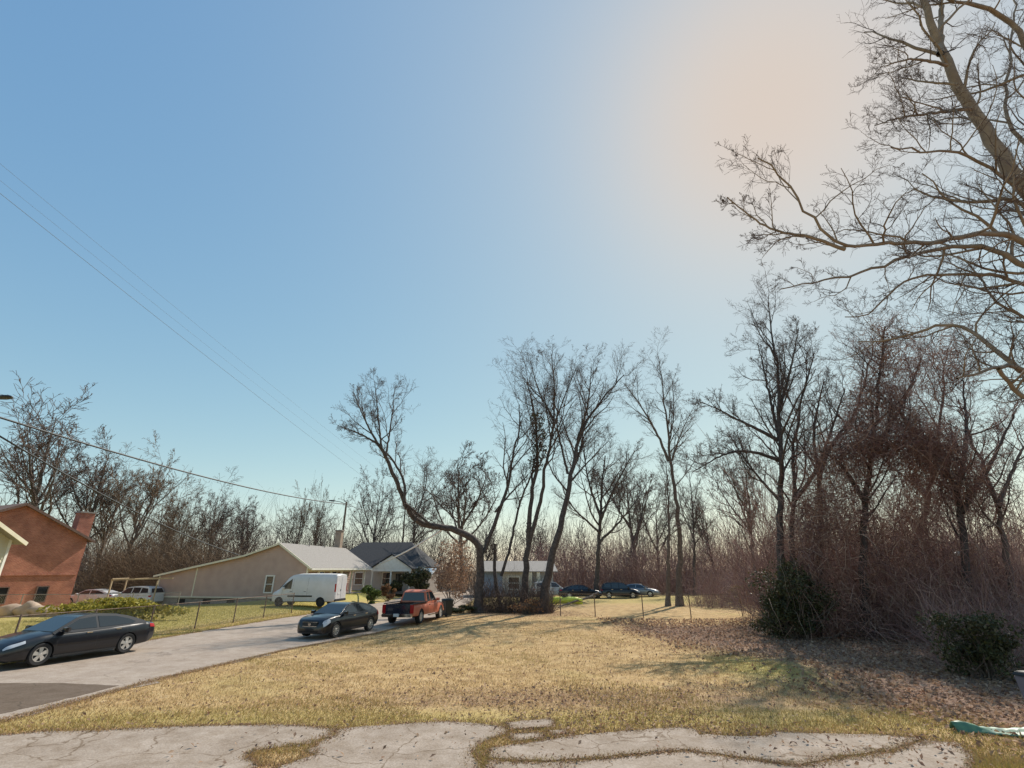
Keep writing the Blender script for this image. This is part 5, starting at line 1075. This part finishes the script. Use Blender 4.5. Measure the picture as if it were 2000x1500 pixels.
def tarp():
    p0 = G(1950, 1434); n, m = 26, 12; rg = np.random.default_rng(9); V = []
    for i in range(n):
        for j in range(m):
            u, v = i / (n - 1), j / (m - 1); x = -.75 + 1.9 * u; y = .16 - .42 * u + (v - .5) * (.22 + .30 * u); z = .03 + .09 * math.sin(9 * u + 2 * v) * math.sin(math.pi * v) ** 2 + .05 * math.sin(5 * u) * v + .06 * math.sin(math.pi * v)
            V.append((x + rg.normal(0, .008), y + rg.normal(0, .008), max(.012, z + rg.normal(0, .006))))
    i = np.arange(n * m).reshape(n, m); Fq = np.stack([i[:-1, :-1], i[1:, :-1], i[1:, 1:], i[:-1, 1:]], -1).reshape(-1, 4); me = arrays_mesh('green_tarp', np.array(V), Fq, [M['green_tarp']], True)
    o = link('green_tarp', me, None, p0); md = o.modifiers.new('thick', 'SOLIDIFY'); md.thickness = .006; tag(o, 'crumpled green plastic sheet lying on leaves at the lower right corner', 'tarp')
tarp()
def kayak():
    p0 = on(1103, 1181); root = empty('kayak', p0, R(3), 'long lime green kayak lying on the grass right of the clump', 'kayak'); R_ = []
    for t in np.linspace(-1, 1, 17):
        w_ = .42 * max(.03, (1 - abs(t) ** 2.4)); hh = .24 + .10 * t * t; R_.append([(t * 1.72, w_ * math.cos(q), .42 + 1.5 * hh * math.sin(q) * (.9 if math.sin(q) < 0 else .75 * max(.25, 1 - abs(t) ** 3))) for q in np.linspace(0, 2 * math.pi, 14, endpoint=False)])
    MB().loft(R_).build('hull', M['lime'], root, 50)
    MB().lathe([(.28, .0), (.30, .03), (.26, .04), (.2, -.06), (.001, -.08)], 'z', 20, (0, 0, .70)).build('cockpit', M['black_trim'], root, 40)
kayak()
def boulder(label, x, y, r, seed):
    bm = bmesh.new(); bmesh.ops.create_icosphere(bm, subdivisions=3, radius=1); rg = np.random.default_rng(seed); k = rg.normal(0, 1, (6, 3))
    for v in bm.verts:
        q = 1 + sum(.07 * math.sin(3 * Vector(a).dot(v.co) + i) for i, a in enumerate(k)); v.co = Vector((v.co.x * r[0] * q, v.co.y * r[1] * q, v.co.z * r[2] * q))
    me = bpy.data.meshes.new('boulder'); bm.to_mesh(me); bm.free(); me.materials.append(M['stone']); me.polygons.foreach_set('use_smooth', [True] * len(me.polygons)); tag(link('boulder', me, None, (x, y, hz(x, y) + r[2] * .5)), label, 'boulder', 'tan boulders by the fence')
for i, (px, r, lb) in enumerate([(18, (.8, .6, .55), 'tan boulder cut by the left edge beside the brick house fence'), (48, (.7, .6, .6), 'second tan boulder from the left edge, by the brick house fence'), (78, (.85, .6, .5), 'third tan boulder from the left edge, by the brick house fence'), (110, (.6, .5, .38), 'smallest tan boulder, beside the left end of the hedge')]):
    p = on(px, 1204); boulder(lb, p.x, p.y, r, 80 + i)
def frame():
    p0 = D(300, 1185, 50); root = empty('pole_frame', (p0.x, 50, hz(p0.x, 50)), 0, 'tan pole frame like an open shelter over the white suv', 'frame'); z = 2.25
    for x in (-4.6, -.2): MB().bar((x, 0, -.2), (x, 0, z), .1).build('post', M['tan_wood'], root)
    MB().bar((-4.7, -.0, z + .06), (1.2, -.0, z + .22), .09, .11).build('beam', M['tan_wood'], root); MB().bar((-4.7, 1.9, z + .1), (1.0, 1.9, z + .3), .09, .11).build('beam', M['tan_wood'], root)
    for x in (-4.6, -.2): MB().bar((x, 1.9, -.2), (x, 1.9, z), .1).build('post', M['tan_wood'], root); 
    for x in (-4.55, -2.4, -.25): MB().bar((x, -.1, z + .17), (x, 2.0, z + .2), .08).build('rafter', M['tan_wood'], root)
frame()
a, b = on(1090, 1188), on(1166, 1176)
MBb = MB().tube([(0, 0, .08), tuple((b - a) * .4 + Vector((0, .2, .35))), tuple((b - a) * .8 + Vector((0, 0, .55))), tuple((b - a) + Vector((.2, 0, .9)))], [.05, .09, .12, .10], 8)
MBb.tube([tuple((b - a) * .45 + Vector((0, .2, .38))), tuple((b - a) * .55 + Vector((.5, -.6, .15)))], [.05, .02], 6)
tag(MBb.build('fallen_branch', M['bark_dark'], None, 50, loc=a), 'dark fallen branch propped on the grass before the far cars', 'branch')
p = D(1877, 1081, 26.5)
bm = bmesh.new(); bmesh.ops.create_icosphere(bm, subdivisions=2, radius=1)
for v in bm.verts: v.co = Vector((v.co.x * .42, v.co.y * .12, v.co.z * .10 * (1 + .5 * math.sin(9 * v.co.x))))
me = bpy.data.meshes.new('plastic_scrap'); bm.to_mesh(me); bm.free(); me.materials.append(M['scrap_white']); tag(link('plastic_scrap', me, None, p), 'small white scrap caught in the brambles on the right', 'scrap')
# ------------------------------------------------------------------ ground cover nobody could count
def view_sample(rg, n, y0, y1, power=1.6):
    """more samples close by, over the ground the lot covers"""
    y = y0 + (y1 - y0) * rg.random(n) ** power; x = rg.uniform(-1.02, 1.02, n) * (y * 1.06 + 1.5); return x, y
def vnoise(x, y, f, s):
    return (np.sin(x * f + 1.3 * np.sin(y * f * .7 + s)) + np.sin(y * f * 1.3 + 1.7 * np.sin(x * f * .6 + 2 * s)) + np.sin((x + y) * f * .8 + s)) / 3
rg = np.random.default_rng(500)
def blades(name, label, x, y, h, w, m, rg):
    n = len(x); x = x + rg.normal(0, .05, n); y = y + rg.normal(0, .05, n); z = hgt(x, y); a = rg.uniform(0, 6.28, n); lean = rg.normal(0, .55, (n, 2)) * h[:, None]
    dx, dy = np.cos(a) * w, np.sin(a) * w
    V = np.stack([np.stack([x - dx, y - dy, z], -1), np.stack([x + dx, y + dy, z], -1), np.stack([x + lean[:, 0], y + lean[:, 1], z + h], -1)], 1).reshape(-1, 3)
    tag(link(name, arrays_mesh(name, V, np.arange(3 * n).reshape(-1, 3), [m])), label, 'grass', kind='stuff')
x, y = view_sample(rg, 380000, 9.8, 44)
k = ~on_paving(x, y) & (x > np.interp(y, _ny, _nx)) & (rg.random(len(x)) < .35 + .65 * (vnoise(x, y, 1.1, .4) > -.35)); soilk = (x + .18 * (y - 12) > 10.5) & (rg.random(len(x)) < .85); k &= ~soilk
blades('dry_grass', 'short tan dormant grass of the vacant lot', x[k], y[k], rg.uniform(.02, .075, k.sum()), rg.uniform(.004, .009, k.sum()), M['grass_dry'], rg)
x, y = view_sample(rg, 200000, 9.6, 30, 1.9); gm_ = vnoise(x, y, .8, 2.2) + .9 * np.exp(-((y - 12.2) / .8) ** 2) + 1.2 * np.exp(-((x - 8.2) / 1.6) ** 2 - ((y - 18) / 1.8) ** 2) + .9 * (y < 12)
k = ~on_paving(x, y) & (x > np.interp(y, _ny, _nx) - .1) & (gm_ > .35) & (x + .18 * (y - 12) < 10.2)
blades('green_grass', 'greener tufts along the driveway joints and lawn', x[k], y[k], rg.uniform(.03, .09, k.sum()), rg.uniform(.004, .009, k.sum()), M['grass_green'], rg)
y = rg.uniform(16, 48, 90000); x = np.interp(y, _fy, _fx) - rg.random(90000) ** 1.3 * 14
blades('yard_grass', 'yellow green grass of the yards across the road', x, y, rg.uniform(.03, .10, len(x)), rg.uniform(.006, .012, len(x)), M['grass_yard'], rg)
def litter(name, label, x, y, s0, s1, rg, lift=.0):
    z = hgt(x, y) + rg.uniform(.01, .06, len(x)) + lift; C = np.stack([x, y, z], -1)
    tag(leaf_obj(name, C, rg.uniform(s0, s1, len(x)), M['leaf_brown'], rg, None, 1.6), label, 'leaves', kind='stuff')
x, y = view_sample(rg, 110000, 11, 45, 1.4)
dens = .11 + .5 * np.exp(-((y - 14.6 - .08 * x) / 1.0) ** 2) * sstep(-7, 1, x) + .45 * (vnoise(x, y, .55, 1.7) > .35) * sstep(-8, -2, x) + .4 * np.exp(-((y - 29.5 - .12 * x) / 1.6) ** 2) * sstep(1, 8, x) + .7 * np.exp(-((x - .2) / 4) ** 2 - ((y - 39.5) / 3) ** 2)
k = ~on_paving(x, y) & (x > np.interp(y, _ny, _nx) + .1) & (rg.random(len(x)) < dens * .8) & (x + .18 * (y - 12) < 11)
litter('lawn_leaves', 'dead brown leaves scattered over the lot grass', x[k], y[k], .014, .055, rg)
n = 42000; y = 10 + 26 * rg.random(n) ** 1.3; x = 5.5 + rg.random(n) * 20
edge = x + .18 * (y - 12) - 9.2 + .9 * vnoise(x, y, .9, 3.)
k = (edge > rg.normal(0, .9, n)) & (x < y * 1.15 + 2) & (rg.random(n) < np.where(np.exp(-((x - 8.) / 1.7) ** 2 - ((y - 18.2) / 1.9) ** 2) > .35, .12, 1.)) & ~((y < 11.3) & (x < 7.6) & (rg.random(n) < .8))
litter('thicket_leaves', 'deep brown leaf litter under the thicket and the great tree', x[k], y[k], .025, .095, rg)
n = 900; x = rg.uniform(-6, 8, n); y = rg.uniform(9.6, 11.6, n); k = rg.random(n) < .12 + .6 * sstep(3, 7, x)
litter('driveway_leaves', 'a few dead leaves blown onto the concrete driveway', x[k], y[k], .025, .06, rg, .035)

# crumbs of soil, moss and grass along the broken slab edges
ex, ey = [], []
for p in SLAB_W:
    for i in range(len(p)):
        a, b = Vector(p[i]), Vector(p[(i + 1) % len(p)]); L = (b - a).length
        if max(a.y, b.y) < 9.3: continue
        m_ = int(L * 420); t_ = rg.random(m_); w_ = np.abs(vnoise(a.x + (b.x - a.x) * t_, a.y + (b.y - a.y) * t_, 3.1, 1.1)) * .16 + .03
        ex.append(a.x + (b.x - a.x) * t_ + rg.normal(0, 1, m_) * w_); ey.append(a.y + (b.y - a.y) * t_ + rg.normal(0, 1, m_) * w_)
for xs_, ys_, n_ in ((_nx, _ny, 26000), (_fx, _fy, 14000)):
    t_ = 9 + 37 * rg.random(n_) ** 1.4; ex.append(np.interp(t_, ys_, xs_) + rg.normal(0, 1, n_) * (.06 + .14 * np.abs(vnoise(t_, t_ * .3, 2.3, .7)))); ey.append(t_)
ex, ey = np.concatenate(ex), np.concatenate(ey); k = rg.random(len(ex)) < .6
blades('edge_grass', 'ragged grass growing over the driveway and road edges', ex[k], ey[k], rg.uniform(.02, .07, k.sum()), rg.uniform(.004, .009, k.sum()), M['grass_dry'], rg)
C = np.stack([ex[~k], ey[~k], rg.uniform(.012, .03, (~k).sum())], -1)
tag(leaf_obj('driveway_crumbs', C, rg.uniform(.008, .03, len(C)), M['leaf_brown'], rg, None, 2.), 'crumbs of soil and leaf along the paving edges', 'soil', kind='stuff')
